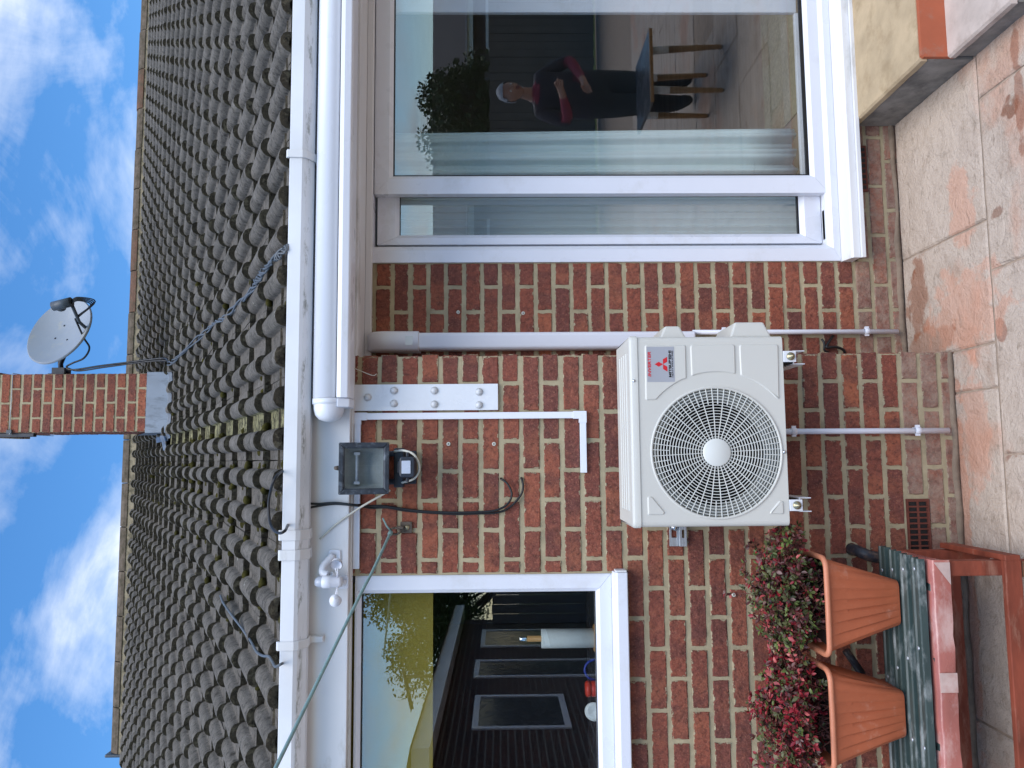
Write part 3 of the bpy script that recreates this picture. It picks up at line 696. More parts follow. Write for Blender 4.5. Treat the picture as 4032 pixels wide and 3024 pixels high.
# ---------------- patio door
door = bpy.data.objects.new('patio_door', None); COL.objects.link(door); door.parent = house
yf = YR+.004
f = MB(); mitred(f, DX0, DX1, .268, 2.362, .075, yf-.012, yf+.11, .02, wt=.05, wb=.05); f.build('frame', M['upvc'], door)
box('head_packer', DX0, DX1, yf+.0, yf+.1, 2.3625, 2.40, M['upvc_d'], door)
f = MB(); mitred(f, .945, 1.235, .322, 2.30, .048, yf+.05, yf+.10, .018, wt=.095, wb=.09); f.build('fixed_sash', M['upvc'], door)
f = MB(); mitred(f, 1.160, 2.66, .300, 2.308, .088, yf+.004, yf+.048, .018, wt=.082, wb=.078); f.build('sliding_sash', M['upvc'], door)
gk = MB(); frame_ring(gk, 1.243, 2.578, .373, 2.231, .008, .008, .016, yf+.020, yf+.034); frame_ring(gk, .988, 1.192, .407, 2.21, .006, .008, .012, yf+.072, yf+.086); gk.build('gasket', M['gasket'], door)
MB().box(1.244, 2.577, yf+.026, yf+.030, .374, 2.230).build('pane', M['glass'], door)
MB().box(.989, 1.191, yf+.078, yf+.082, .408, 2.209).build('pane', M['glass'], door)
box('inner_frame', at(2000, 57, .47).x, at(2000, 4, .47).x, .452, .475, .36, 2.24, M['upvc'], door, .004)
box('inner_frame', at(2000, 57, .47).x-.9, at(2000, 57, .47).x-.001, .4525, .4745, .345, .372, M['upvc'], door, .004)
s_ = MB(); s_.prism([(.42, .2675), (YR-.008, .2665), (.262, .250), (.255, .243), (.255, .212), (.262, .208), (.268, .214), (.42, .214)], lambda p: (DX0-.004, p[0], p[1]), lambda p: (DX1+.02, p[0], p[1])); s_.build('sill', M['upvc_d'], door, .002)
box('sill_upstand', DX0-.006, DX1, .240, .254, .196, .214, M['upvc_d'], door, .002)
box('keep_strip', .955, 1.09, yf+.02, yf+.046, .300, .318, M['upvc'], door, .002)

# ---------------- rooms behind the glass
room = bpy.data.objects.new('rooms', None); COL.objects.link(room); room.parent = house
def roombox(x0, x1, y0, y1, z0, z1, wall, floor):
    t_ = .04
    box('room_floor', x0, x1, y0, y1, z0-t_, z0, floor, room); box('room_ceiling', x0, x1, y0, y1, z1, z1+t_, wall, room)
    box('room_wall', x0-t_, x0, y0, y1, z0, z1, wall, room); box('room_wall', x1, x1+t_, y0, y1, z0, z1, wall, room); box('room_wall', x0-t_, x1+t_, y1, y1+t_, z0-t_, z1, wall, room)
roombox(.62, 4.6, .45, 4.4, .25, 2.42, M['wallin'], M['floorin'])
roombox(-2.7, .28, .11, 3.6, .25, 2.42, M['wallin'], M['floorin'])

# ================================================================== STEPS AT THE DOOR
st = thing('door_steps', (2.3, -.1, 0), 'two shallow stone steps below the patio door with grey concrete sides', 'steps')
SX = 1.462
def rough_prism(name, x0, x1, y0, y1, z0, z1, mat, parent, seed=0, amp=.003, n=18):
    """a cast block whose edges wander a little"""
    b = MB(); vs = []; fs = []
    for i in range(n+1):
        y = y0+(y1-y0)*i/n; w = amp*noise.noise((y*14, seed, 0))
        vs += [(x0+w, y, z0), (x0+w*.6, y, z1-.008), (x0+.008+w*.6, y, z1), (x1, y, z1), (x1, y, z0)]
    for i in range(n):
        for q in range(4): fs.append((i*5+q, i*5+5+q, i*5+6+q, i*5+1+q))
    fs.append((0, 1, 2, 3, 4)); fs.append(tuple(n*5+q for q in (4, 3, 2, 1, 0)))
    return b.add(vs, fs).build(name, mat, parent)
rough_prism('landing_block', SX, 3.4, -.243, .3285, -.01, .168, M['concrete'], st, 1)
rough_prism('landing_slab', SX-.006, 3.4, -.245, .3285, .1685, .199, M['sand'], st, 2)
rough_prism('tread_block', SX+.004, 3.4, -.602, -.262, -.01, .072, M['concrete'], st, 3)
rough_prism('tread_slab', SX-.004, 3.4, -.606, -.262, .0725, .100, M['tread'], st, 4)
rough_prism('painted_riser', SX+.003, 3.4, -.2615, -.2455, .072, .196, M['redpaint'], st, 5, .0015)
adopt(st)

# ================================================================== AIR CONDITIONER
ac = thing('air_conditioner', (.09, -.2, .77), 'ivory outdoor air conditioning unit with round fan grille hung on brick wall', 'air conditioner')
A0, A1 = -.232, .411; AF, AB = -.36, -.085; AZ0, AZ1 = .797, 1.322
FC = at(2400+737*.5727, 1200+1015*.5727, AF); FR = .2205
cab = MB(); rc = .018
# front skin with the round opening
N = 128; ring = []; outer = []
angs = sorted(set([2*math.pi*i/N for i in range(N)] + [math.atan2(zz-FC.z, xx-FC.x) % (2*math.pi) for xx in (A0+rc, A1-rc) for zz in (AZ0, AZ1-.028)]))
for a in angs:
    ca, sa = math.cos(a), math.sin(a); ring.append((FC.x+FR*ca, AF, FC.z+FR*sa)); ts = []
    if ca > 1e-9: ts.append((A1-rc-FC.x)/ca)
    if ca < -1e-9: ts.append((A0+rc-FC.x)/ca)
    if sa > 1e-9: ts.append((AZ1-.028-FC.z)/sa)
    if sa < -1e-9: ts.append((AZ0-FC.z)/sa)
    t_ = min(ts); outer.append((FC.x+t_*ca, AF, FC.z+t_*sa))
n = len(angs); cab.add(ring+outer, [(i, (i+1) % n, n+(i+1) % n, n+i) for i in range(n)])
for xc, a0, a1, xs in ((A0+rc, 270, 180, A0), (A1-rc, 270, 360, A1)):
    p = arc(xc, AF+rc, rc, a0, a1, 5); vs = [(q[0], q[1], AZ0) for q in p]+[(q[0], q[1], AZ1-.028) for q in p]; m_ = len(p)
    cab.add(vs, [(i, i+1, m_+i+1, m_+i) for i in range(m_-1)], 0, True)
    cab.add([(xs, AF+rc, AZ0), (xs, AB, AZ0), (xs, AB, AZ1-.028), (xs, AF+rc, AZ1-.028)], [(0, 1, 2, 3)])
pr = [(A0+rc, AF), (A1-rc, AF)] + arc(A1-rc, AF+rc, rc, 270, 360, 5) + [(A1, AB), (A0, AB)] + arc(A0+rc, AF+rc, rc, 180, 270, 5)
cab.add([(q[0], q[1], AZ0+.002) for q in pr], [tuple(range(len(pr)))]); cab.add([(A0, AB, AZ0), (A1, AB, AZ0), (A1, AB, AZ1-.03), (A0, AB, AZ1-.03)], [(0, 1, 2, 3)])
cab.build('cabinet', M['acw'], ac)
top = MB(); o_ = .0035
prt = lambda e: arc(A1-rc, AF+rc, rc+e, 270, 360, 6) + [(A1+e, AB-e), (A0-e, AB-e)] + arc(A0+rc, AF+rc, rc+e, 180, 270, 6)
L = [(prt(o_), AZ1-.0275), (prt(o_), AZ1-.008), (prt(o_-.003), AZ1-.0025), (prt(o_-.010), AZ1)]
vs = [(q[0], q[1], z) for pl, z in L for q in pl]; m_ = len(L[0][0]); fs = []
for j in range(3):
    for i in range(m_): fs.append((j*m_+i, j*m_+(i+1) % m_, (j+1)*m_+(i+1) % m_, (j+1)*m_+i))
top.add(vs, fs, 0, True); top.add([vs[3*m_+i] for i in range(m_)], [tuple(range(m_))]); top.add([vs[i] for i in range(m_)], [tuple(range(m_))[::-1]])
top.build('top_cover', M['acw'], ac)
for q in range(4):
    y = AF+.062+q*.045; box('top_rib', A0+.05, A1-.05, y, y+.026, AZ1-.002, AZ1+.0035, M['acw'], ac, .003)
lb = MB(); lb.box(.18, .36, AB-.062, AB-.03, AZ1+.0003, AZ1+.0008); lb.build('warning_label', M['silver'], ac)
# embossed panels
def zz2(px_, py_): p = at(2400+px_*.5727, 1200+py_*.5727, AF); return (p.x, p.z)
def fanarc(p, q, n=8, r=550):
    a0 = math.atan2(p[1]-1015, p[0]-737); a1 = math.atan2(q[1]-1015, q[0]-737)
    return [(737+r*math.cos(a0+(a1-a0)*i/n), 1015+r*math.sin(a0+(a1-a0)*i/n)) for i in range(n+1)]
def rounded(poly, r, keep=()):
    o = []
    for i, p in enumerate(poly):
        if i in keep: o.append(p); continue
        a = Vector(poly[i-1])-Vector(p); c = Vector(poly[(i+1) % len(poly)])-Vector(p); v = Vector(p); rr = min(r, a.length*.45, c.length*.45)
        a.normalize(); c.normalize(); p0, p1 = v+a*rr, v+c*rr
        for t_ in (0, .25, .5, .75, 1): o.append(tuple(p0*(1-t_)**2+v*2*t_*(1-t_)+p1*t_*t_))
    return o
PA = [(240, 275), (525, 275)] + fanarc((530, 505), (320, 655)) + [(245, 660)]
PB = [(552, 275), (862, 270)] + fanarc((868, 480), (560, 495))
PC = [(888, 272), (1160, 270), (1168, 655)] + fanarc((1120, 658), (895, 500))
PD = [(258, 1318), (290, 1314), (382, 1425), (375, 1446), (262, 1448)]
PE = [(1100, 1440), (1105, 1418), (1165, 1343), (1195, 1345), (1200, 1442)]
for pl in (rounded(PA, 18, range(2, 11)), rounded(PB, 22, range(3, 10)), rounded(PC, 22, range(4, 11)), rounded(PD, 16), rounded(PE, 16)):
    P2 = [zz2(*q) for q in pl]; cx = sum(p[0] for p in P2)/len(P2); cz = sum(p[1] for p in P2)/len(P2)
    ins = []
    for i, p in enumerate(P2):
        a = Vector(P2[i-1]); c = Vector(P2[(i+1) % len(P2)]); t_ = (c-a).normalized(); nr = Vector((-t_.y, t_.x))
        if nr.dot(Vector((cx, cz))-Vector(p)) < 0: nr = -nr
        ins.append((p[0]+nr.x*.0045, p[1]+nr.y*.0045))
    b = MB(); n = len(P2); vs = [(p[0], AF+.0005, p[1]) for p in P2]+[(p[0], AF-.0045, p[1]) for p in ins]
    b.add(vs, [(i, (i+1) % n, n+(i+1) % n, n+i) for i in range(n)], 0, False); b.add([vs[n+i] for i in range(n)], [tuple(range(n))])
    b.build('embossed_panel', M['acw'], ac)
# fan: rim, grille, shroud, blades
MB().lathe([(FR+.004, -.0005), (FR+.002, .004), (FR-.004, .004), (FR-.006, -.012), (FR-.004, -.02)], FC, (0, -1, 0), 96).build('fan_rim', M['acw'], ac)
MB().lathe([(FR-.001, -.004), (FR-.004, -.03), (FR-.016, -.055), (FR-.038, -.062), (FR-.036, -.11)], FC, (0, -1, 0), 72).build('fan_shroud', M['shroud'], ac)
g = MB()
def hoop(g, r, w, h=-.002, n=80):
    vs = []; fs = []
    for i in range(n):
        a = 2*math.pi*i/n
        for dr, dy in ((-w, -.0015), (w, -.0015), (w, .006), (-w, .006)): vs.append((FC.x+(r+dr)*math.cos(a), AF+h+dy, FC.z+(r+dr)*math.sin(a)))
    for i in range(n):
        for q in range(4): fs.append((i*4+q, i*4+(q+1) % 4, ((i+1) % n)*4+(q+1) % 4, ((i+1) % n)*4+q))
    g.add(vs, fs, 0, False)
nr = 17
for i in range(nr): hoop(g, .0525+(FR-.012-.0525)*i/(nr-1), .00095, -.005*math.sin(math.pi*i/(nr-1)))
for i in range(64):
    a = 2*math.pi*(i+.5)/64; r0 = .045 if i % 2 == 0 else FR-.058; ca, sa = math.cos(a), math.sin(a); w = .001
    pts = []
    for r_ in (r0, (r0+FR)/2, FR-.002): 
        dy = -.004*math.sin(math.pi*min(1, max(0, (r_-.05)/(FR-.06)))); pts.append((FC.x+r_*ca, AF+dy-.001, FC.z+r_*sa))
    vs = []
    for p in pts:
        for dw, dy in ((-w, -.002), (w, -.002), (w, .0045), (-w, .0045)): vs.append((p[0]-sa*dw, p[1]+dy, p[2]+ca*dw))
    g.add(vs, [(j*4+q, j*4+(q+1) % 4, j*4+4+(q+1) % 4, j*4+4+q) for j in range(2) for q in range(4)]+[(0, 3, 2, 1), (8, 9, 10, 11)])
g.build('fan_grille', M['grille'], ac)
MB().lathe([(0, .0065), (.044, .0065), (.047, .004), (.047, -.006)], FC, (0, -1, 0), 48).build('grille_hub', M['grille'], ac)
MB().lathe([(0, -.18), (FR+.03, -.18), (FR+.03, -.10), (FR-.036, -.10)], FC, (0, -1, 0), 48).build('fan_cavity', M['acdark'], ac)
for q in range(3):
    b = MB(); vs = []; fs = []
    for i in range(9):
        a = 2*math.pi*q/3 + 1.5*i/8
        for r_ in (.045, .11, .178): vs.append((FC.x+r_*math.cos(a+r_*1.5), AF+.075+.045*i/8-.02*(r_/.18), FC.z+r_*math.sin(a+r_*1.5)))
    for i in range(8):
        for j in range(2): fs.append((i*3+j, i*3+j+1, i*3+j+4, i*3+j+3))
    b.add(vs, fs, 0, True).build('fan_blade', M['acdark'], ac)
# handles on the right side, valve cover
def side_bump(z0, z1, y0, y1, d):
    b = MB(); k_ = .022
    b.add([(A1-.001, y0, z0), (A1-.001, y1, z0), (A1-.001, y1, z1), (A1-.001, y0, z1), (A1+d, y0+.012, z0+k_), (A1+d, y1-.01, z0+k_), (A1+d, y1-.01, z1-k_), (A1+d, y0+.012, z1-k_)],
          [(4, 5, 6, 7), (0, 1, 5, 4), (1, 2, 6, 5), (2, 3, 7, 6), (3, 0, 4, 7), (0, 3, 2, 1)]); b.build('side_cover', M['acw'], ac, .006)
za = at(2585, 1300, AF+.1).z; zb_ = at(2690, 1300, AF+.1).z; side_bump(zb_, za, AF+.05, AB-.01, .046)
za = at(2850, 1300, AF+.1).z; zb_ = at(3010, 1300, AF+.1).z; side_bump(zb_, za, AF+.03, AB-.01, .055)
for px_, py_ in ((168, 523), (1203, 1012)):
    c = at(2400+px_*.5727, 1200+py_*.5727, AF-.003); MB().lathe([(0, .004), (.004, .0035), (.0058, .0005), (.0058, -.005)], c, (0, -1, 0), 14).build('screw', M['chrome'], ac)
# print on the silver label
L0 = zz2(252, 290); L1 = zz2(447, 531); lx0, lx1 = L1[0], L0[0]; lz0, lz1 = L1[1], L0[1]
lx0, lx1 = min(lx0, lx1), max(lx0, lx1); lz0, lz1 = min(lz0, lz1), max(lz0, lz1); YL = AF-.0052
lab = box('label_plate', lx0, lx1, YL, AF-.0042, lz0, lz1, M['silver'], ac)
def text(body, xa, xb, z0, h, mat, parent, name, shear=0, off=.0):
    cu = bpy.data.curves.new(name, 'FONT'); cu.body = body; cu.size = 1; cu.shear = shear; cu.offset = off; cu.extrude = .0
    to = bpy.data.objects.new(name, cu); COL.objects.link(to); bpy.context.view_layer.update()
    me = bpy.data.meshes.new_from_object(to.evaluated_get(bpy.context.evaluated_depsgraph_get())); bpy.data.objects.remove(to); bpy.data.curves.remove(cu)
    xs = [v.co.x for v in me.vertices]; ys = [v.co.y for v in me.vertices]
    sx_ = (xb-xa)/(max(xs)-min(xs)); sz_ = h/(max(ys)-min(ys)); mx, my = min(xs), min(ys)
    for v in me.vertices: v.co = Vector((xa+(v.co.x-mx)*sx_, YL-.0006, z0+(v.co.y-my)*sz_))
    me.materials.clear(); me.materials.append(mat); return link(name, me, parent)
W_ = lx1-lx0; H_ = lz1-lz0
text('INVERTER', lx0+W_*.15, lx0+W_*.86, lz1-H_*.145, H_*.11, M['red'], lab, 'printed_word', .18, .035)
text('MITSUBISHI', lx0+W_*.13, lx0+W_*.885, lz0+H_*.115, H_*.095, M['black'], lab, 'printed_word', 0, .045)
text('HEAVY INDUSTRIES', lx0+W_*.13, lx0+W_*.885, lz0+H_*.045, H_*.052, M['black'], lab, 'printed_word', 0, .03)
lc = (lx0+W_*.5, lz0+H_*.415); d = H_*.155
for k_, (ax_, az_) in enumerate(((0, 1), (-.866, -.5), (.866, -.5))):
    u = Vector((ax_, az_))*d*1.0; w_ = Vector((-az_, ax_))*d*.577
    pts = [Vector(lc), Vector(lc)+u+w_, Vector(lc)+u*2, Vector(lc)+u-w_]
    # each diamond has 60 degree corners at the centre
    MB().add([(p.x, YL-.0006, p.y) for p in pts], [(0, 1, 2, 3)]).build('emblem_diamond', M['red'], lab)
adopt(ac)

# wall brackets under the unit, and the rail they hang from
for gx, cat_l in ((.339, 'white steel wall bracket under the label end of the air conditioner'), (-.163, 'white steel wall bracket under the fan end of the air conditioner')):
    br = thing('wall_bracket', (gx, -.02, .72), cat_l, 'bracket', 'brackets under the air conditioner')
    b = MB(); b.box(gx-.024, gx-.021, -.335, -.0105, .712, .752); b.box(gx+.021, gx+.024, -.335, -.0105, .712, .752); b.box(gx-.021, gx+.021, -.335, -.0105, .7492, .752)
    b.build('arm', M['paint'], br); box('back_post', gx-.022, gx+.022, -.010, -.0015, .69, 1.12, M['steel'], br)
    fo = MB(); fo.box(gx-.019, gx+.019, -.36, -.20, .7905, .7955); fo.box(gx-.019, gx+.019, -.3635, -.3605, .752, .7955); fo.build('unit_foot', M['paint'], br, .003)
    box('rubber_pad', gx-.021, gx+.021, -.33, -.21, .7525, .762, M['gasket'], br, .002)
    MB().lathe([(0, .022), (.004, .021), (.004, .012), (.0095, .0115), (.0095, .005), (.014, .0045), (.014, 0)], (gx, -.3637, .772), (0, -1, 0), 12).build('bolt', M['brass'], br)
    adopt(br)
rl = thing('mounting_rail', (-.2, -.01, 1.09), 'slotted grey steel mounting rail sticking out left of the air conditioner', 'rail')
rz0, rz1 = 1.063, 1.126; b = MB(); zs = [rz0, rz0+.016, rz0+.025, rz1-.027, rz1-.016, rz1]
b.box(-.334, .40, -.012, -.009, rz0+.027, rz0+.034); b.box(-.334, .40, -.012, -.009, rz1-.008, rz1); b.box(-.334, .40, -.014, -.011, rz0+.033, rz0+.036)
b.box(-.334, .40, -.0225, -.0195, rz0, rz0+.008); b.box(-.334, .40, -.0225, -.0195, rz0+.018, rz0+.0275); b.box(-.334, .40, -.0195, -.0115, rz0+.0265, rz0+.0285)
for x0_, x1_ in ((-.334, -.302), (-.272, .40)): b.box(x0_, x1_, -.0119, -.0091, rz0+.034, rz1-.008); b.box(x0_, x1_, -.0224, -.0196, rz0+.008, rz0+.018)
b.build('rail_bar', M['steel'], rl, .0008)
MB().lathe([(0, .009), (.007, .0085), (.010, .005), (.010, .003), (.014, .0025), (.014, 0)], (-.262, -.0225, rz1-.018), (0, -1, 0), 14).build('rail_bolt', M['chrome'], rl); adopt(rl)

# ================================================================== PIPES, DUCT, TRUNKING
du = thing('pipe_duct', (.5, .29, 1.6), 'wide white plastic pipe duct with curved top cap in the wall recess', 'duct')
dx0, dx1 = .459, .535
b = MB(); pf = [(dx0, YR-.003), (dx0, YR-.05), (dx0+.01, YR-.062), (dx1-.01, YR-.062), (dx1, YR-.05), (dx1, YR-.003)]
b.prism(pf, lambda p: (p[0], p[1], .93), lambda p: (p[0], p[1], 2.135)); b.build('duct_channel', M['trunk'], du, .006)
b = MB(); rings = []
for i in range(9):
    a = R(90*i/8); zc = 2.245+.085*math.sin(a); dp = .078*math.cos(a)+.004; w_ = .043 - .012*(1-math.cos(a))*.6
    rings.append((zc, dp, w_))
rings = [(2.105, .074, .043), (2.17, .076, .043)] + rings
vs = []
for zc, dp, w_ in rings:
    xm = (dx0+dx1)/2; vs += [(xm-w_, YR-.002, zc), (xm-w_, YR-dp*.75, zc), (xm-w_*.75, YR-dp, zc), (xm+w_*.75, YR-dp, zc), (xm+w_, YR-dp*.75, zc), (xm+w_, YR-.002, zc)]
fs = [(j*6+q, j*6+q+1, j*6+7+q, j*6+6+q) for j in range(len(rings)-1) for q in range(5)]
b.add(vs, fs, 0, True); b.add(vs[:6], [(0, 1, 2, 3, 4, 5)]); b.build('duct_elbow', M['trunk'], du)
b = MB(); b.box(dx0-.006, dx1+.006, YR-.006, YR-.001, 2.10, 2.2); b.build('duct_flange', M['trunk'], du)
for xx in (dx0+.002, dx1-.002): MB().lathe([(0, .003), (.004, .002), (.004, 0)], (xx, YR-.062, 2.155), (0, -1, 0), 10).build('duct_screw', M['chrome'], du)
box('duct_sticker', .478, .517, YR-.0767, YR-.0757, 2.128, 2.158, M['plate'], du); adopt(du)
def drain(name, x, y, z0, z1, r, clips, label):
    t_ = thing(name, (x, y, z0), label, 'pipe', 'condensate drain pipes')
    MB().tube([(x, y, z1), (x-.001, y, (z0+z1)/2), (x-.002, y, z0)], r, 14).build('pipe', M['trunk'], t_)
    MB().lathe([(0, 0), (r*.8, 0)], (x-.002, y, z0-.0004), (0, 0, 1), 14).build('pipe_mouth', M['gasket'], t_)
    for zc in clips:
        b = MB(); b.lathe([(r+.001, -.011), (r+.0035, -.010), (r+.0035, .010), (r+.001, .011)], (x-.001, y, zc), (0, 0, 1), 16); b.box(x-.012, x+.012, y+r, y+r+.008, zc-.010, zc+.010)
        b.box(x-r-.010, x-r-.001, y-.004, y+.004, zc-.008, zc+.008); b.box(x+r+.001, x+r+.010, y-.004, y+.004, zc-.008, zc+.008); b.build('pipe_clip', M['trunk'], t_)
    adopt(t_); return t_
drain('drain_pipe', .533, .302, .048, .935, .0105, [at(3413, 1305, .302).z, .80], 'thin white drain pipe running down the recessed wall below the duct')
drain('drain_pipe', .095, -.026, .046, .85, .0108, [at(3125, 1697, -.026).z, at(3613, 1695, -.026).z], 'thin white drain pipe running down the wall under the air conditioner')
ct = thing('cable_trunking', (.165, -.01, 2.0), 'narrow white cable trunking with corner pieces running down the brick wall', 'trunking')
tw = .0125; cxv = .1645
box('trunking_length', cxv-tw, cxv+tw, -.016, -.002, 1.462, 2.294, M['trunk'], ct, .001)
box('trunking_length', -.405, cxv-.018, -.016, -.002, 2.293, 2.317, M['trunk'], ct, .001)
box('trunking_length', -.055, cxv-.016, -.016, -.002, 1.434, 1.458, M['trunk'], ct, .001)
for zc, dz in ((2.306, -1), (1.447, 1)):
    b = MB(); b.box(cxv-.030, cxv+.0145, -.018, -.0015, zc-.0145, zc+.0145); b.box(cxv-.0145, cxv+.0145, -.0183, -.0013, min(zc, zc+dz*.036), max(zc, zc+dz*.036)); b.build('corner_piece', M['trunk'], ct)
adopt(ct)
# painted steel plate with bolt caps
sp_ = thing('steel_plate', (.237, -.004, 2.04), 'white painted steel plate with seven round bolt caps below the awning end', 'plate')
box('plate', .186, .287, -.0085, -.0015, 1.770, 2.324, M['paint'], sp_, .001)
for px_, py_ in ((1448, 1565), (1552, 1538), (1551, 1589), (1710, 1538), (1710, 1592), (1886, 1543), (1886, 1595)):
    c = at(px_, py_, -.0085); b = MB(); b.lathe([(.0155, -.001), (.0155, .002), (.0135, .0025)], c, (0, -1, 0), 20); b.lathe([(0, .0135), (.005, .0128), (.0095, .010), (.012, .006), (.0128, .0015)], c, (0, -1, 0), 20); b.build('bolt_cap', M['boltcap'], sp_)
adopt(sp_)
# awning cassette under the gutter
aw = thing('awning_cassette', (2.3, -.12, 2.38), 'long white folded awning cassette under the gutter above the patio door', 'awning')
ax_l, ax_r = .225, 4.9
prof = arc(-.12, 2.394, .055, -25, 215, 18)
b = MB(); b.prism([(p[0]-.0, p[1]) for p in prof]+[(-.165, 2.358), (-.075, 2.358)], lambda p: (ax_l, p[0], p[1]), lambda p: (ax_r, p[0], p[1]), 0, True); b.build('cassette', M['awning'], aw)
b = MB(); b.prism([(-.168, 2.3545), (-.172, 2.338), (-.166, 2.314), (-.15, 2.309), (-.07, 2.309), (-.066, 2.3545)], lambda p: (ax_l, p[0], p[1]), lambda p: (ax_r, p[0], p[1])); b.build('front_bar', M['awning'], aw, .003)
box('slot', ax_l+.002, ax_r, -.16, -.07, 2.3545, 2.358, M['gasket'], aw)
b = MB(); b.prism(arc(-.12, 2.392, .0585, 0, 360, 24)[:-1], lambda p: (ax_l-.001, p[0], p[1]), lambda p: (ax_l-.022, p[0], p[1]), 0, True); b.build('end_ring', M['awning'], aw)
MB().lathe([(.056, 0), (.0545, .02), (.049, .04), (.036, .055), (.018, .062), (0, .064)], (ax_l-.022, -.12, 2.390), (-1, 0, 0), 24).build('end_cap', M['awning'], aw)
b = MB(); b.prism([(-.168, 2.352), (-.15, 2.309), (-.06, 2.309), (-.06, 2.352)], lambda p: (ax_l-.001, p[0], p[1]), lambda p: (ax_l-.034, p[0], p[1])); b.build('bar_end', M['awning'], aw, .004)
box('support_arm', .215, .262, -.085, -.0565, 2.329, 2.46, M['awning'], aw, .003); box('support_arm', 3.6, 3.65, -.085, -.0565, 2.329, 2.46, M['awning'], aw, .003)
adopt(aw)

# ================================================================== FLOODLIGHT
fl = thing('floodlight', (-.03, -.1, 2.2), 'weathered black halogen floodlight with motion sensor below the fascia', 'floodlight')
FX0, FX1, FZ0, FZ1, FY = -.122, .062, 2.158, 2.335, -.205
def tilt(b):   # face leans down a little
    for i, v in enumerate(b.v):
        y, z = v[1]-FY, v[2]-FZ1; a = R(9); b.v[i] = (v[0], FY+y*math.cos(a)-z*math.sin(a), FZ1+y*math.sin(a)+z*math.cos(a))
    return b
b = MB(); mitred(b, FX0, FX1, FZ0, FZ1, .021, FY, FY+.03, .006); tilt(b).build('bezel', M['cast'], fl, .002)
b = MB(); b.add([(FX0+.006, FY+.03, FZ0+.006), (FX1-.006, FY+.03, FZ0+.006), (FX1-.006, FY+.03, FZ1-.006), (FX0+.006, FY+.03, FZ1-.006), (FX0+.035, FY+.115, FZ0+.04), (FX1-.035, FY+.115, FZ0+.04), (FX1-.035, FY+.115, FZ1-.03), (FX0+.035, FY+.115, FZ1-.03)],
     [(4, 5, 6, 7), (0, 1, 5, 4), (1, 2, 6, 5), (2, 3, 7, 6), (3, 0, 4, 7)]); tilt(b).build('housing', M['cast'], fl)
b = MB(); rx0, rx1, rz_0, rz_1 = FX0+.021, FX1-.021, FZ0+.021, FZ1-.021; vs = []; fs = []
for i in range(9):
    t_ = i/8; zz_ = rz_0+(rz_1-rz_0)*t_; dy = .06*math.sin(math.pi*t_)**.7
    for xx, k_ in ((rx0, 0), (rx0+.016, 1), (rx1-.016, 1), (rx1, 0)): vs.append((xx, FY+.012+dy*k_, zz_))
for i in range(8):
    for q in range(3): fs.append((i*4+q, i*4+q+1, i*4+q+5, i*4+q+4))
b.add(vs, fs, 0, True); tilt(b).build('reflector', M['reflector'], fl)
b = MB().box(rx0, rx1, FY+.006, FY+.0085, rz_0, rz_1); tilt(b).build('pane', M['glass'], fl)
b = MB(); zc = rz_1-.042; b.tube([(rx0+.022, FY+.03, zc), (rx1-.022, FY+.03, zc)], .005, 8); b.box(rx0+.014, rx0+.024, FY+.024, FY+.05, zc-.01, zc+.01); b.box(rx1-.024, rx1-.014, FY+.024, FY+.05, zc-.01, zc+.01); tilt(b).build('halogen_tube', M['lens'], fl)
b = MB(); b.box(FX0+.02, FX1-.02, -.1, -.055, 2.118, 2.155); b.box(FX0+.03, FX0+.05, -.07, -.0015, 2.105, 2.24); b.box(FX1-.05, FX1-.03, -.07, -.0015, 2.105, 2.24); b.box(FX0+.03, FX1-.03, -.012, -.0012, 2.08, 2.13); b.box(-.05, -.005, -.15, -.09, 2.118, 2.135)
b.build('stirrup', M['navy'], fl, .004)
b = MB(); b.prism(rounded([(-.064, 2.068), (.010, 2.068), (.010, 2.122), (-.064, 2.122)], .012), lambda p: (p[0], -.19, p[1]), lambda p: (p[0], -.115, p[1])); b.build('sensor_body', M['navy'], fl, .004)
box('sensor_lens', -.05, -.004, -.193, -.1905, 2.082, 2.114, M['lens'], fl, .003)
for xx in (-.072, .018): box('sensor_lug', xx-.008, xx+.008, -.165, -.15, 2.092, 2.102, M['navy'], fl, .002)
MB().tube([(-.028, FY+.012, FZ1+.001), (-.028, FY+.004, FZ1+.015)], [.009, .006], 10).build('bezel_catch', M['rust'], fl)
MB().tube(smoothpath([(.03, -.12, 2.15), (.032, -.15, 2.11), (.015, -.16, 2.072), (-.03, -.15, 2.055), (-.068, -.13, 2.075), (-.083, -.10, 2.12), (-.09, -.08, 2.15)]), .0042, 8).build('flex', M['cablew'], fl)
adopt(fl)
wc = MB().tube(smoothpath([(-.112, -.075, 2.17), (-.14, -.072, 2.22), (-.18, -.064, 2.29), (-.235, -.0605, 2.37), (-.29, -.0605, 2.43)]), .004, 8).build('lamp_cable', M['cablew']); tag(wc, 'off-white cable slanting across the fascia left of the floodlight', 'cable')

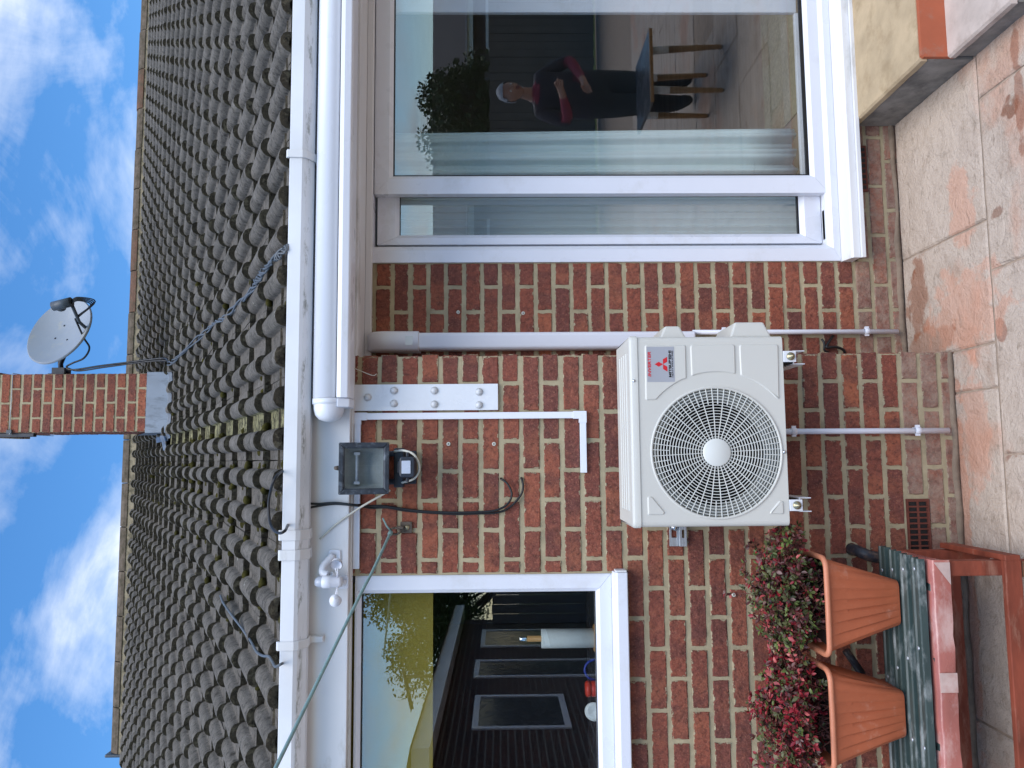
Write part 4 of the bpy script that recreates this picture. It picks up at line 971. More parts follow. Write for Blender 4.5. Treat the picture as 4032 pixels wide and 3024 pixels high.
# ================================================================== WIND SENSOR
ws = thing('wind_sensor', (-.41, -.06, 2.37), 'white plastic wind sensor with cup arms screwed to the fascia', 'wind sensor')
p0 = at(1275, 2165, -.06); p1 = at(1372, 2310, -.06); cc = at(1290, 2265, -.115)
b = MB(); b.prism(rounded([(p0.x-.045, p0.z-.062), (p0.x, p0.z-.062), (p0.x, p0.z-.018), (p0.x-.045, p0.z-.018)], .008), lambda p: (p[0], -.0565, p[1]), lambda p: (p[0], -.063, p[1])); b.build('mount_foot', M['upvc'], ws, .002)
b = MB(); b.prism(rounded([(p1.x-.008, p1.z), (p1.x+.04, p1.z), (p1.x+.04, p1.z+.04), (p1.x-.008, p1.z+.04)], .008), lambda p: (p[0], -.0565, p[1]), lambda p: (p[0], -.063, p[1])); b.build('mount_foot', M['upvc'], ws, .002)
b = MB(); b.tube(smoothpath([(p0.x-.02, -.066, p0.z-.035), (p0.x-.05, -.09, p0.z-.01), (cc.x+.01, -.105, cc.z+.02), (cc.x, -.11, cc.z)]), .014, 10); b.tube([(p1.x+.014, -.064, p1.z+.022), (cc.x, -.10, cc.z-.008)], .011, 10); b.build('bracket_arm', M['upvc'], ws)
b = MB(); ctp = Vector((cc.x-.022, -.125, cc.z-.004)); b.lathe([(0, -.052), (.016, -.05), (.02, -.042), (.0205, -.012), (.0225, -.010), (.0225, .018), (.0205, .020)], ctp, (0, 0, 1), 22); b.build('sensor_body', M['upvc'], ws)
MB().lathe([(.0205, .020), (.0195, .034), (.013, .045), (0, .049)], ctp, (0, 0, 1), 22).build('clear_dome', M['lens'], ws)
for k_, an in enumerate((92, 212, 332)):
    a = R(an); dr = Vector((math.cos(a), math.sin(a), 0)); tn = Vector((-math.sin(a), math.cos(a), 0)); hub = ctp+Vector((0, 0, -.036)); cp = hub+dr*.072
    b = MB(); b.tube([hub+dr*.018, hub+dr*.058+Vector((0, 0, .004))], .0022, 6); b.tube([hub+dr*.018, hub+dr*.058-Vector((0, 0, .004))], .0022, 6)
    b.lathe([(.0215, 0), (.0215, .003), (.019, .016), (.012, .026), (0, .030)], cp, tn, 18); b.lathe([(.0195, .0), (.017, .014), (.010, .023), (0, .026)], cp, tn, 18); b.build('cup', M['upvc'], ws)
for c in ((p0.x-.022, -.063, p0.z-.04), (p1.x+.02, -.063, p1.z+.02)): MB().lathe([(0, .002), (.004, .0015), (.005, 0)], c, (0, -1, 0), 10).build('screw', M['steel'], ws)
adopt(ws)

# ================================================================== CABLES
def cable(name, pts, r, mat, label, n=7, cat='cable', group=None):
    o = MB().tube(smoothpath(pts, n), r, 8).build(name, mat); return tag(o, label, cat, group)
P_ = lambda x, y, Y=-.012: tuple(at(x, y, Y))
cable('cable', [P_(1215, 2000, -.075), P_(1255, 1992, -.066), P_(1320, 1984, -.064), P_(1395, 1990, -.062), P_(1425, 1993, -.035), P_(1460, 2000), P_(1520, 1998), P_(1590, 2010), P_(1680, 2018), P_(1790, 2024), P_(1880, 2022), P_(1960, 2018), P_(2010, 1995), P_(2050, 1950), P_(2060, 1915), P_(2054, 1886, -.004), P_(2052, 1882, .01)], .0042, M['cable'], 'black cable on the pier that ends in the lower of the two wall holes')
cable('cable', [P_(1215, 1982, -.075), P_(1255, 1984, -.067), P_(1320, 1980, -.071), P_(1395, 1988, -.070), P_(1425, 1988, -.043), P_(1460, 1992, -.02), P_(1510, 1992, -.02), P_(1590, 2004, -.02), P_(1680, 2014, -.02), P_(1790, 2018, -.02), P_(1880, 2016, -.02), P_(1950, 2010, -.02), P_(1998, 1985, -.018), P_(2015, 1945, -.016), P_(1998, 1905), P_(1975, 1887, -.004), P_(1972, 1883, .01)], .0042, M['cable'], 'black cable on the pier that ends in the upper of the two wall holes')
# satellite cable bundle over the roof, strands twisted round each other
def on_roof(x, y, lift=.06):
    d = CR*((3024-y)-1512) + CU*(-(x-2016)) + CF*FPX
    k_ = (EZ+lift+(CAM.y-EY)*TT-CAM.z)/(d.z-d.y*TT); return CAM+d*k_
ctrl = [on_roof(665, 1432, .1), on_roof(700, 1405, .085), on_roof(760, 1350, .08), on_roof(830, 1285, .075), on_roof(900, 1235, .075), on_roof(960, 1180, .075), on_roof(1010, 1110, .075), on_roof(1050, 1050, .075), on_roof(1095, 1010, .07), on_roof(1125, 975, .05), Vector((on_roof(1125, 975, .05).x+.03, -.12, 2.51))]
cpath = smoothpath(ctrl, 10)
sb = thing('cable_bundle', tuple(ctrl[0]), 'bundle of twisted grey cables running down the tiles from the chimney', 'cable')
for k_ in range(3):
    pts = []
    for i, p in enumerate(cpath):
        a = i*.42*(1+.25*math.sin(i*.2))+2.1*k_; w = .011+.006*math.sin(i*.31+k_); pts.append(p+Vector((math.cos(a)*w, math.sin(a)*w*.6, math.sin(a)*w)))
    MB().tube(pts, .0042, 6).build('strand', M['cableg'], sb)
adopt(sb)
cable('cable', [P_(1130, 1840, -.10), tuple(on_roof(1085, 1880, .09)), tuple(on_roof(1062, 1950, .10)), tuple(on_roof(1058, 2010, .1)), tuple(on_roof(1068, 2070, .1)), tuple(on_roof(1095, 2098, .1)), tuple(on_roof(1122, 2090, .09)), P_(1136, 2060, -.10)], .005, M['cable'], 'black cable looping over the lowest tiles above the wind sensor')
cable('cable', [tuple(on_roof(x, y, l)) for x, y, l in ((868, 2345, .06), (880, 2375, .085), (915, 2425, .08), (950, 2470, .08), (985, 2520, .08), (1010, 2565, .08), (1035, 2582, .08), (1058, 2585, .085), (1072, 2605, .08), (1085, 2625, .075), (1108, 2614, .06))] + [tuple(on_roof(1112, 2612, .03))], .0048, M['cableg'], 'single grey cable lying across the tiles at the left of the roof')
# cable behind the awning at the recess
cable('cable', [P_(1378, 1125, -.03), P_(1395, 1135, .04), P_(1412, 1165, .15), P_(1408, 1250, .22), P_(1402, 1340, .24), P_(1415, 1375, .26), P_(1420, 1396, .3)], .006, M['cable'], 'black cable hanging under the soffit above the pipe duct')
cable('cable', [P_(1378, 1140, -.02), P_(1393, 1160, .06), P_(1404, 1200, .17), P_(1399, 1300, .22), P_(1400, 1385, .25), P_(1412, 1402, .20)], .005, M['cable'], 'second black cable hanging under the soffit, nearer the wall corner')
cable('cable', [P_(3236, 1335, .318), P_(3245, 1352, .312), P_(3246, 1378, .314), P_(3262, 1388, .32)], .005, M['cable'], 'short black cable end poking from the recessed wall beside the drain pipe')
cable('cable', [P_(3280, 1322, .318), P_(3262, 1350, .31), P_(3255, 1368, .306), P_(3290, 1366, .306), P_(3318, 1376, .312), P_(3328, 1390, .32)], .006, M['cable'], 'longer black cable loop low in the wall recess corner')
cable('wire', [P_(1378, 1445, -.03), P_(1400, 1452, -.03), P_(1465, 1478, -.012), P_(1483, 1472, -.006)], .0016, M['cablew'], 'thin white wire bent against the bricks beside the steel plate', 3, 'wire')

# ================================================================== CLOTHES LINE
hk = thing('line_hook', (-.254, -.01, 2.12), 'rusty iron line bracket fixed to the brick wall left of the floodlight', 'hook')
hc = at(1600, 2076, -.003)
box('hook_plate', hc.x-.021, hc.x+.021, -.008, -.0015, hc.z-.022, hc.z+.022, M['rust'], hk, .002)
MB().lathe([(0, .008), (.007, .007), (.010, 0)], (hc.x, -.008, hc.z-.004), (0, -1, 0), 10).build('hook_bolt', M['brass'], hk)
box('hook_arm', hc.x-.006, hc.x+.006, -.030, -.008, hc.z+.008, hc.z+.034, M['rust'], hk, .003)
MB().tube([(hc.x-.012+.012*math.cos(a_*.524), -.028, hc.z+.04+.019*math.sin(a_*.524)) for a_ in range(13)], .0042, 8).build('hook_ring', M['rust'], hk); adopt(hk)
lp = [Vector((hc.x-.012, -.032, hc.z+.053)), at(1390, 2400, -.42), at(1085, 3024, -.93)]
lp.append(lp[2]+(lp[2]-lp[1])*1.3); lp = [lp[0], lp[0].lerp(lp[1], .5)-Vector((0, 0, .003)), lp[1], lp[2], lp[3]]
ln = thing('clothes_line', tuple(lp[0]), 'pale green plastic clothes line stretched from the wall hook towards the viewer', 'clothes line')
MB().tube(smoothpath(lp, 10), .0052, 10).build('cord', M['line'], ln)
kp = lp[0]; b = MB(); b.lathe([(.004, -.012), (.009, -.006), (.009, .006), (.004, .012)], kp+(lp[1]-kp).normalized()*.012, lp[1]-kp, 12); b.tube([kp, kp+Vector((.02, -.005, .016)), kp+Vector((.05, -.01, .03))], .0035, 8); b.build('knot', M['line'], ln); adopt(ln)

# wall plugs left in the bricks
for i, (px_, py_, Y, lb_) in enumerate(((1766, 1748, 0, 'upper of two white plugs in the bricks beside the trunking'), (1945, 1748, 0, 'lower of two white plugs in the bricks beside the trunking'), (1804, 1229, YR, 'upper white plug in the recessed wall right of the duct'), (2060, 1233, YR, 'lower white plug in the recessed wall right of the duct'), (2890, 2342, 0, 'white plug in the bricks above the planters'))):
    c = at(px_, py_, Y-.003); b = MB(); b.lathe([(.0028, .001), (.0065, .002), (.0078, .0008), (.0078, -.006)], c, (0, -1, 0), 12, 0); b.lathe([(0, .0008), (.003, .0008)], c, (0, -1, 0), 10, 1)
    tag(b.build('wall_plug', [M['cablew'], M['gasket']]), lb_, 'wall plug', 'plugs left in the brickwork')

# ================================================================== SATELLITE DISH
sdh = thing('satellite_dish', (.66, 3.0, 4.9), 'grey oval satellite dish on an arm fixed to the chimney', 'satellite dish')
DC = at(232, 1300, 2.72); dn = Vector((.42, -.85, .20)).normalized(); du_ = Vector((0, 0, 1)).cross(dn).normalized(); dv = dn.cross(du_).normalized()
b = MB(); vs = []; fs = []; NR, NA = 7, 40
for j in range(NR+1):
    for i in range(NA):
        t_ = j/NR; a = 2*math.pi*i/NA; vs.append(DC+du_*(.285*t_*math.cos(a))+dv*(.245*t_*math.sin(a))+dn*(.055*t_*t_-.055))
for j in range(NR):
    for i in range(NA): fs.append((j*NA+i, j*NA+(i+1) % NA, (j+1)*NA+(i+1) % NA, (j+1)*NA+i))
b.add(vs, fs, 0, True)
rim = [DC+du_*(.285*math.cos(2*math.pi*i/NA))+dv*(.245*math.sin(2*math.pi*i/NA)) for i in range(NA)]
b.add(rim+[p+(p-DC).normalized()*.008-dn*.006 for p in rim]+[p+(p-DC).normalized()*.006-dn*.016 for p in rim], [(j*NA+i, j*NA+(i+1) % NA, (j+1)*NA+(i+1) % NA, (j+1)*NA+i) for j in range(2) for i in range(NA)], 0, True)
b.build('reflector', M['dish'], sdh)
bt = DC-dv*.21+dn*.0; lnb = at(240, 1198, 2.72-.30)
MB().tube([bt-dn*.03, bt+dn*.03+(lnb-bt)*.1, lnb+Vector((-.01, .02, -.07))], .012, 8).build('feed_arm', M['lnb'], sdh)
ld = (lnb-DC).normalized(); b = MB(); b.tube([lnb-ld*.045, lnb-ld*.04, lnb+ld*.0], [.034, .036, .024], 14); b.build('feed_horn', M['lnb'], sdh)
b = MB(); e1 = CR*.045-CU*.055; q0 = lnb+ld*.01+CU*.055-CR*.02; hx = CR.normalized()
for w_ in (0,): b.tube([q0, q0+Vector((.03, -.01, -.13))], [.034, .034], 12)
b.build('feed_block', M['lnb'], sdh)
for k_ in range(4):
    s0 = q0+Vector((.03+.008*(k_-1.5), -.01, -.13)); MB().tube(smoothpath([s0, s0+Vector((.02, .0, -.05)), s0+Vector((-.0, .05, -.11-.01*k_)), bt+dn*.12+Vector((.0, 0, -.02-.006*k_))], 5), .0045, 6).build('feed_cable', M['cable'], sdh)
back = DC-dn*.07; fix = Vector((.662, 2.98, at(235, 1465, 2.95).z))
b = MB(); b.tube([back, back-dn*.05, Vector((.76, 2.99, fix.z+.02)), fix+Vector((.01, 0, 0))], [.03, .024, .02, .02], 8); b.build('mount_arm', M['navy'], sdh)
box('wall_plate', .658, .672, 2.90, 3.06, fix.z-.06, fix.z+.06, M['navy'], sdh); box('clamp', .672, .72, 2.93, 2.955, fix.z-.045, fix.z+.05, M['navy'], sdh); box('clamp', .672, .72, 3.0, 3.025, fix.z-.045, fix.z+.05, M['navy'], sdh)
for o1, o2 in ((.08, .02), (-.03, .06), (-.06, -.05)):
    MB().lathe([(0, .004), (.007, .003), (.008, 0)], DC+du_*o1+dv*o2-dn*(.055-.055*((o1/.285)**2+(o2/.245)**2)), dn, 8).build('dish_bolt', M['navy'], sdh)
adopt(sdh)
sc_ = at(345, 1340, 2.72-.1)
cable('dish_cable', [tuple(bt+dn*.1), tuple(at(330, 1330, 2.7)), tuple(at(352, 1370, 2.75)), tuple(at(330, 1410, 2.8)), tuple(at(285, 1430, 2.85)), tuple(at(262, 1445, 2.86)), tuple(at(290, 1456, 2.84)), tuple(at(400, 1440, 2.76)), tuple(at(520, 1425, 2.72)), tuple(at(590, 1416, 2.68)), tuple(at(650, 1412, 2.62)), tuple(ctrl[0])], .007, M['cable'], 'black cable hanging from the satellite dish to the chimney base', 8)
cable('dish_cable', [tuple(at(262, 1448, 2.86)), tuple(at(310, 1460, 2.83)), tuple(at(410, 1446, 2.76)), tuple(at(530, 1430, 2.71)), tuple(at(600, 1422, 2.67)), tuple(at(660, 1420, 2.61))], .006, M['cable'], 'second black cable strung tight beside the chimney under the dish', 8)
mk = thing('mast_bracket', (.2, 2.95, 5.3), 'dark metal mast bracket strapped to the left edge of the chimney top', 'bracket')
box('bracket_bar', cx0-.03, cx0-.003, 2.82, 2.86, at(135, 1715, 2.83).z, 5.58, M['navy'], mk, .002)
b = MB(); zz_ = at(42, 1580, 2.79).z; b.tube([(cx0-.006, 2.795, zz_), (cx1+.006, 2.792, zz_-.004), (cx1+.006, 3.36, zz_), ], .0028, 6); b.tube([(cx0-.006, 3.36, zz_), (cx0-.008, 2.795, zz_)], .0028, 6); b.build('lashing_wire', M['steel'], mk)
box('corner_saddle', cx0-.006, cx0+.022, 2.786, 2.80, zz_-.02, zz_+.02, M['lnb'], mk, .003); adopt(mk)

# ================================================================== POTTING STAND, PLANTERS, PLANTS
sl = thing('potting_stand', (-.9, -.28, 0), 'low red wooden stand topped with green metal slats below the window', 'stand')
SR, SLX = -.338, -1.75                       # right and left ends
for i, (ya, yb) in enumerate(((-.440, -.386), (-.364, -.312), (-.290, -.238), (-.216, -.164))):
    b = MB(); z1 = .4165 - .0015*i
    b.prism([(ya, z1-.022), (ya+.003, z1-.003), (ya+.008, z1), (ya+.026, z1), (ya+.030, z1-.005), (ya+.036, z1-.005), (ya+.040, z1), (yb-.006, z1), (yb-.001, z1-.004), (yb, z1-.03), (yb-.003, z1-.03), (yb-.005, z1-.009), (ya+.006, z1-.009), (ya+.003, z1-.022)],
            lambda p: (SLX, p[0], p[1]), lambda p: (SR+.004+.004*i, p[0], p[1])); b.build('slat', M['green'], sl)
    for xx in (SR-.03-.012*i, -.62-.05*i, -.93):
        MB().lathe([(0, .0025), (.005, .002), (.0065, 0)], (xx, (ya+yb)/2, z1), (0, 0, 1), 10).build('slat_screw', M['steel'], sl)
for xx in (-.415, -.665, -.93, -1.3): box('slat_clip', xx-.024, xx+.024, -.446, -.405, .352, .3815, M['green'], sl, .004)
box('top_rail', SLX, SR, -.455, -.405, .331, .379, M['poly'], sl, .004)
box('back_rail', SLX, SR, -.155, -.11, .331, .379, M['poly'], sl, .004)
b = MB(); vs = []; fs = []; n = 36                     # the film wrapped over the end and front of the rail, wrinkled
for i in range(n+1):
    x = SR+.003-(SR-SLX)*i/n
    for j, (yy, zz_) in enumerate(((-.40, .382), (-.457, .3815), (-.4605, .374), (-.4595, .355), (-.460, .335), (-.4585, .326))):
        w = .0035*noise.noise((x*23, j*.9, 0)); vs.append((x, yy+(w-.002 if j else 0), zz_+.004*noise.noise((x*15, j, 4))))
for i in range(n):
    for j in range(5): fs.append((i*6+j, i*6+j+1, i*6+j+7, i*6+j+6))
b.add(vs, fs, 0, True).build('film_wrap', M['poly'], sl)
b = MB(); b.box(SR-.045, SR, -.4035, -.157, .333, .378); b.build('end_rail', M['poly'], sl, .004)
b = MB(); vs = []
for xx, yy, zz_ in ((SR-.004, -.4632, .378), (SR-.004, -.4632, .326), (SR-.075, -.4632, .326), (SR-.05, -.4635, .345)): vs.append((xx, yy, zz_))
b.add(vs, [(0, 1, 2, 3)]).build('film_patch', M['film'], sl)
box('film_patch', -.745, -.685, -.4655, -.4635, .325, .380, M['film'], sl)
for xa, n1 in ((SR-.05, 'leg'), (SLX, 'leg')):
    box('leg', xa, xa+.048, -.448, -.404, -.0, .330, M['wood'], sl, .003); box('leg', xa+.002, xa+.046, -.155, -.112, 0, .330, M['wood'], sl, .003)
box('foot_block', SR-.055, SR-.005, -.452, -.402, .0005, .085, M['woodb'], sl, .003)
box('front_rail', SLX, SR+.0, -.47, -.4485, .098, .152, M['wood'], sl, .003)
box('rear_rail', SLX, SR-.05, -.111, -.09, .085, .150, M['wood'], sl, .003)
box('side_rail', SR-.0015, SR+.018, -.47, -.10, .100, .150, M['wood'], sl, .003)
adopt(sl)

def planter(cx, y0, y1, w, label):
    t_ = thing('planter', (cx, (y0+y1)/2, .418), label, 'planter', 'terracotta planters on the slatted stand')
    zb0, zt = .4185, .694; wb = .150; yb0, yb1 = y0+.055, y1-.03; N = 288
    def ring(t, fl=True):
        """rounded rectangle that narrows towards the base, fluted"""
        wx = (wb+(w-wb)*t)/2; dy0 = yb0+(y0-yb0)*t; dy1 = yb1+(y1-yb1)*t; cy = (dy0+dy1)/2; wy = (dy1-dy0)/2; r = .02+.018*t; o = []
        per = []
        for (qx, qy, a0) in ((1, 1, 0), (-1, 1, 90), (-1, -1, 180), (1, -1, 270)):
            for i in range(7): a = R(a0+15*i); per.append((cx+qx*(wx-r)+r*math.cos(a), cy+qy*(wy-r)+r*math.sin(a)))
        # resample evenly
        P2 = [Vector(p) for p in per]; P2.append(P2[0]); Ls = [0]
        for a, c in zip(P2, P2[1:]): Ls.append(Ls[-1]+(c-a).length)
        T = Ls[-1]; j = 0
        for i in range(N):
            d = T*i/N
            while Ls[j+1] < d: j += 1
            q = P2[j].lerp(P2[j+1], (d-Ls[j])/max(1e-9, Ls[j+1]-Ls[j]))
            env = math.sin(math.pi*min(1, max(0, (t-.04)/.86)))**.6 if .04 < t < .9 else 0
            k_ = .0095*env*(((i/N*26) % 1)**1.3) if fl else 0
            dc = (Vector((cx, cy))-q).normalized(); q = q+dc*k_
            o.append((q.x, q.y, zb0+(zt-zb0)*t))
        return o
    ts = [0, .015, .06, .12, .2, .35, .5, .65, .78, .86, .92, .96]
    b = MB(); rs_ = [ring(t) for t in ts]; vs = [v for r_ in rs_ for v in r_]
    b.add(vs, [(j*N+i, j*N+(i+1) % N, (j+1)*N+(i+1) % N, (j+1)*N+i) for j in range(len(ts)-1) for i in range(N)], 0, True); b.add(rs_[0], [tuple(range(N))])
    inn = [(v[0]+(cx-v[0])*.035, v[1]+((y0+y1)/2-v[1])*.04, v[2]) for r_ in (ring(.96, False), ring(.7, False)) for v in r_]
    b.add(inn, [(i, (i+1) % N, N+(i+1) % N, N+i) for i in range(N)], 0, True); b.build('pot', M['terra'], t_)
    rr = ring(.97, False); b = MB(); c2 = (cx, (y0+y1)/2)
    def off(v, o, z): d = Vector((v[0]-c2[0], v[1]-c2[1])).normalized()*o; return (v[0]+d.x, v[1]+d.y, z)
    L = [[off(v, o, z) for v in rr] for o, z in ((-.001, zt-.016), (.010, zt-.014), (.0125, zt-.007), (.010, zt), (.002, zt+.002), (-.006, zt-.002), (-.007, zt-.014))]
    b.add([v for l_ in L for v in l_], [(j*N+i, j*N+(i+1) % N, (j+1)*N+(i+1) % N, (j+1)*N+i) for j in range(6) for i in range(N)], 0, True); b.build('rim', M['terra_rim'], t_)
    so = ring(.86, False); b = MB(); b.add([(v[0]+(cx-v[0])*.03, v[1]+(c2[1]-v[1])*.03, v[2]+.004*noise.noise((v[0]*30, v[1]*30, 0))) for v in so]+[(cx, c2[1], zt-.02)], [(i, (i+1) % N, N) for i in range(N)]); b.build('soil', M['soil'], t_)
    adopt(t_); return t_
planter(-.497, -.370, -.13, .318, 'terracotta ribbed planter under the fan, holding the greener shrub')
planter(-.862, -.365, -.125, .318, 'terracotta ribbed planter at the far left, holding the redder shrub')

def shrub(cx, y0, y1, z0, seed, weights, label, n_stem=46, spread=.2, hmax=.21, lean=0, extra=()):
    t_ = thing('shrub', (cx, (y0+y1)/2, z0), label, 'shrub', 'small red leaved shrubs in the planters'); rs = random.Random(seed)
    stm = MB(); lf = MB(); cy = (y0+y1)/2
    def leaf(p, d, L, mi):
        d = d.normalized(); up = Vector((rs.uniform(-.6, .6), rs.uniform(-.9, .1), 1)).normalized(); w = d.cross(up)
        if w.length < .1: w = Vector((1, 0, 0))
        w = w.normalized(); nrm = w.cross(d); Wd = L*rs.uniform(.24, .32); c = rs.uniform(.05, .16)*L
        vs = [p, p+d*L*.3+w*Wd*.8+nrm*c, p+d*L*.65+w*Wd*.85+nrm*c, p+d*L-nrm*c*.5, p+d*L*.65-w*Wd*.85+nrm*c, p+d*L*.3-w*Wd*.8+nrm*c, p+d*L*.5]
        lf.add(vs, [(0, 1, 6), (1, 2, 6), (2, 3, 6), (3, 4, 6), (4, 5, 6), (5, 0, 6)], mi, True)
    stems = []
    for k_ in range(n_stem):
        bx_, by_ = cx+rs.uniform(-.1, .1), cy+rs.uniform(-.07, .07); a = rs.uniform(0, 2*math.pi); rr = spread*math.sqrt(rs.random())
        tx, ty = cx+lean+rr*math.cos(a)*1.05, cy+rr*math.sin(a)*.62-.01; tz = z0+hmax*(1-.45*(rr/spread)**2)*rs.uniform(.55, 1.05)
        stems.append(((bx_, by_, z0-.03), (tx, min(ty, -.02), tz)))
    for e in extra: stems.append(((cx, cy, z0), e))
    for p, q in stems:
        p, q = Vector(p), Vector(q); mid = p.lerp(q, .55)+Vector((rs.uniform(-.02, .02), rs.uniform(-.02, .02), .025)); pts = smoothpath([p, mid, q], 5)
        stm.tube(pts, [.0026-.0016*i/(len(pts)-1) for i in range(len(pts))], 5, 0, False)
        tip = rs.choices(range(6), weights)[0]
        for i in range(2, len(pts)):
            d = (pts[i]-pts[i-1]).normalized(); m_ = 6 if i == len(pts)-1 else 3
            for j in range(m_):
                a = rs.uniform(0, 6.283); o_ = d.orthogonal().normalized(); s_ = o_*math.cos(a)+d.cross(o_).normalized()*math.sin(a)
                dd = d*(rs.uniform(.3, .9) if i == len(pts)-1 else rs.uniform(.0, .5))+s_
                mi = tip if (i >= len(pts)-2 and rs.random() < .75) else rs.choices(range(6), weights)[0]
                leaf(pts[i]+s_*.002, dd, rs.uniform(.012, .022), mi)
            if rs.random() < .45:       # side twig with a rosette
                a = rs.uniform(0, 6.283); o_ = d.orthogonal().normalized(); s_ = (o_*math.cos(a)+d.cross(o_).normalized()*math.sin(a)+d*.6).normalized(); e = pts[i]+s_*rs.uniform(.02, .045)
                stm.tube([pts[i], e], .0009, 4, 0, False); t2 = rs.choices(range(6), weights)[0]
                for j in range(6):
                    a2 = j*1.05+rs.uniform(-.2, .2); o2 = s_.orthogonal().normalized(); leaf(e, s_*.55+o2*math.cos(a2)+s_.cross(o2)*math.sin(a2), rs.uniform(.010, .026), t2 if rs.random() < .7 else rs.choices(range(6), weights)[0])
    stm.build('stem', M['stem'], t_); f_ = lf.build('foliage', LEAVES, t_); adopt(t_)
pz = .68
shrub(-.49, -.37, -.13, pz, 11, (26, 22, 26, 12, 10, 4), 'bushy shrub with mixed green and maroon leaves in the nearer planter', 120, .21, .225, .03,
      [tuple(at(2965, 2135, -.12)), tuple(at(3005, 2160, -.14)), tuple(at(3060, 2190, -.16)), tuple(at(2880, 2335, -.10)), tuple(at(2925, 2240, -.1)), tuple(at(2960, 2420, -.12)), tuple(at(3100, 2560, -.2))])
shrub(-.865, -.365, -.125, pz, 23, (20, 10, 26, 36, 4, 5), 'bushy shrub with crimson leaf tips in the far left planter', 120, .215, .215, .0,
      [tuple(at(2950, 2800, -.12)), tuple(at(2975, 2900, -.12)), tuple(at(3040, 2640, -.14)), tuple(at(2970, 2990, -.12))])

# waste pipe behind the stand
wp = thing('waste_pipe', (-.351, -.03, .42), 'black plastic waste pipe elbow coming out of the wall behind the planter', 'pipe')
wc_ = at(3362, 2165, -.02)
MB().tube(smoothpath([(wc_.x, .03, wc_.z), (wc_.x, -.04, wc_.z), (wc_.x-.008, -.072, wc_.z-.012), (wc_.x-.02, -.082, wc_.z-.05), (wc_.x-.022, -.082, wc_.z-.11)], 5), .021, 16).build('elbow', M['pipe'], wp)
MB().lathe([(.021, -.012), (.026, -.011), (.026, .012), (.021, .013)], (wc_.x-.022, -.082, wc_.z-.085), (0, 0, 1), 18).build('collar', M['pipe'], wp)
MB().lathe([(.024, .0), (.034, .002), (.042, .010)], (wc_.x, -.002, wc_.z), (0, 1, 0), 20).build('mortar_ring', M['mortar'], wp)
MB().tube([(wc_.x-.022, -.082, wc_.z-.10), (-.60, -.080, wc_.z-.13), (-1.7, -.078, wc_.z-.17)], .02, 12).build('long_pipe', M['pipe'], wp)
MB().tube([tuple(at(3330, 2560, -.06)), tuple(at(3395, 2655, -.07))], .014, 10).build('branch_pipe', M['pipe'], wp); adopt(wp)

# ================================================================== BEHIND THE GLASS
def drape(name, x0, x1, y, z0, z1, mat, label, cat, folds=5, amp=.03, slant=0):
    b = MB(); n = 60; m_ = 8; vs = []; fs = []
    for j in range(m_+1):
        t_ = j/m_; z = z0+(z1-z0)*t_
        for i in range(n+1):
            u = i/n; w = amp*(.5+.7*(1-t_))*(math.sin(u*folds*6.283+.8*math.sin(u*5)+.5*t_)+.35*math.sin(u*folds*15+2))
            vs.append((x0+(x1-x0)*u+slant*(1-t_)*u, y+w*.6, z+.004*math.sin(u*folds*6.283)))
    for j in range(m_):
        for i in range(n): fs.append((j*(n+1)+i, j*(n+1)+i+1, (j+1)*(n+1)+i+1, (j+1)*(n+1)+i))
    o = b.add(vs, fs, 0, True).build(name, mat); sd_ = o.modifiers.new('thick', 'SOLIDIFY'); sd_.thickness = .003; return tag(o, label, cat)
drape('curtain', 1.285, 1.53, .545, .365, 2.26, M['curtain'], 'pale aqua curtain gathered inside the sliding patio door', 'curtain', 3.4, .035, .03)
b = MB(); prof = []
for i in range(15): prof.append((.975+i*.0165, .505 if i % 2 else .525))
vs = [(p[0], p[1], .37) for p in prof]+[(p[0], p[1], 2.25) for p in prof]; m_ = len(prof)
b.add(vs, [(i, i+1, m_+i+1, m_+i) for i in range(m_-1)]); o = b.build('pleated_blind', M['blindw']); tag(o, 'pale pleated blind behind the narrow pane of the patio door', 'blind'); sd_ = o.modifiers.new('thick', 'SOLIDIFY'); sd_.thickness = .002
f1, f2 = atz(2845, 183, 0), atz(2845, 365, 0); fy = .72-f1.y
tb = thing('patio_table', ((f1.x+f2.x)/2, fy-.25, 0), 'low dark topped table with oak legs on the patio, reflected in the patio door', 'table')
tz = .56; box('table_top', f2.x-.12, f1.x+.12, fy+.05, fy-.55, tz, tz+.025, M['tabletop'], tb, .004); box('top_edge', f2.x-.12, f1.x+.12, fy+.0505, fy+.058, tz, tz+.025, M['oak'], tb)
for xx, dx_ in ((f1.x, -.02), (f2.x, .02)):
    for yy in (fy, fy-.45):
        MB().tube([(xx, yy, .012), (xx+dx_*.6, yy-.02, .42)], [.018, .028], 12).build('leg', M['oak'], tb); MB().tube([(xx+dx_*.6, yy-.02, .421), (xx+dx_*.9, yy-.03, .559)], [.028, .031], 12).build('leg_top', M['plate'], tb)
        MB().tube([(xx, yy, .001), (xx, yy, .0115)], .014, 10).build('leg_foot', M['gasket'], tb)
adopt(tb)
rg0, rg1 = atz(3035, 300, .256), atz(3135, 90, .256)
tag(box('rug', rg1.x-.45, 3.6, rg1.y-.0, rg0.y+.12, .251, .258, M['rug'], None, .002), 'woven beige rug on the floor just inside the patio door', 'rug')
o = MB().box(-1.6, -.47, .095, .099, at(1705, 2500, .097).z, 2.40).build('roller_blind', M['blindo']); tag(o, 'olive roller blind half drawn behind the kitchen window', 'blind')
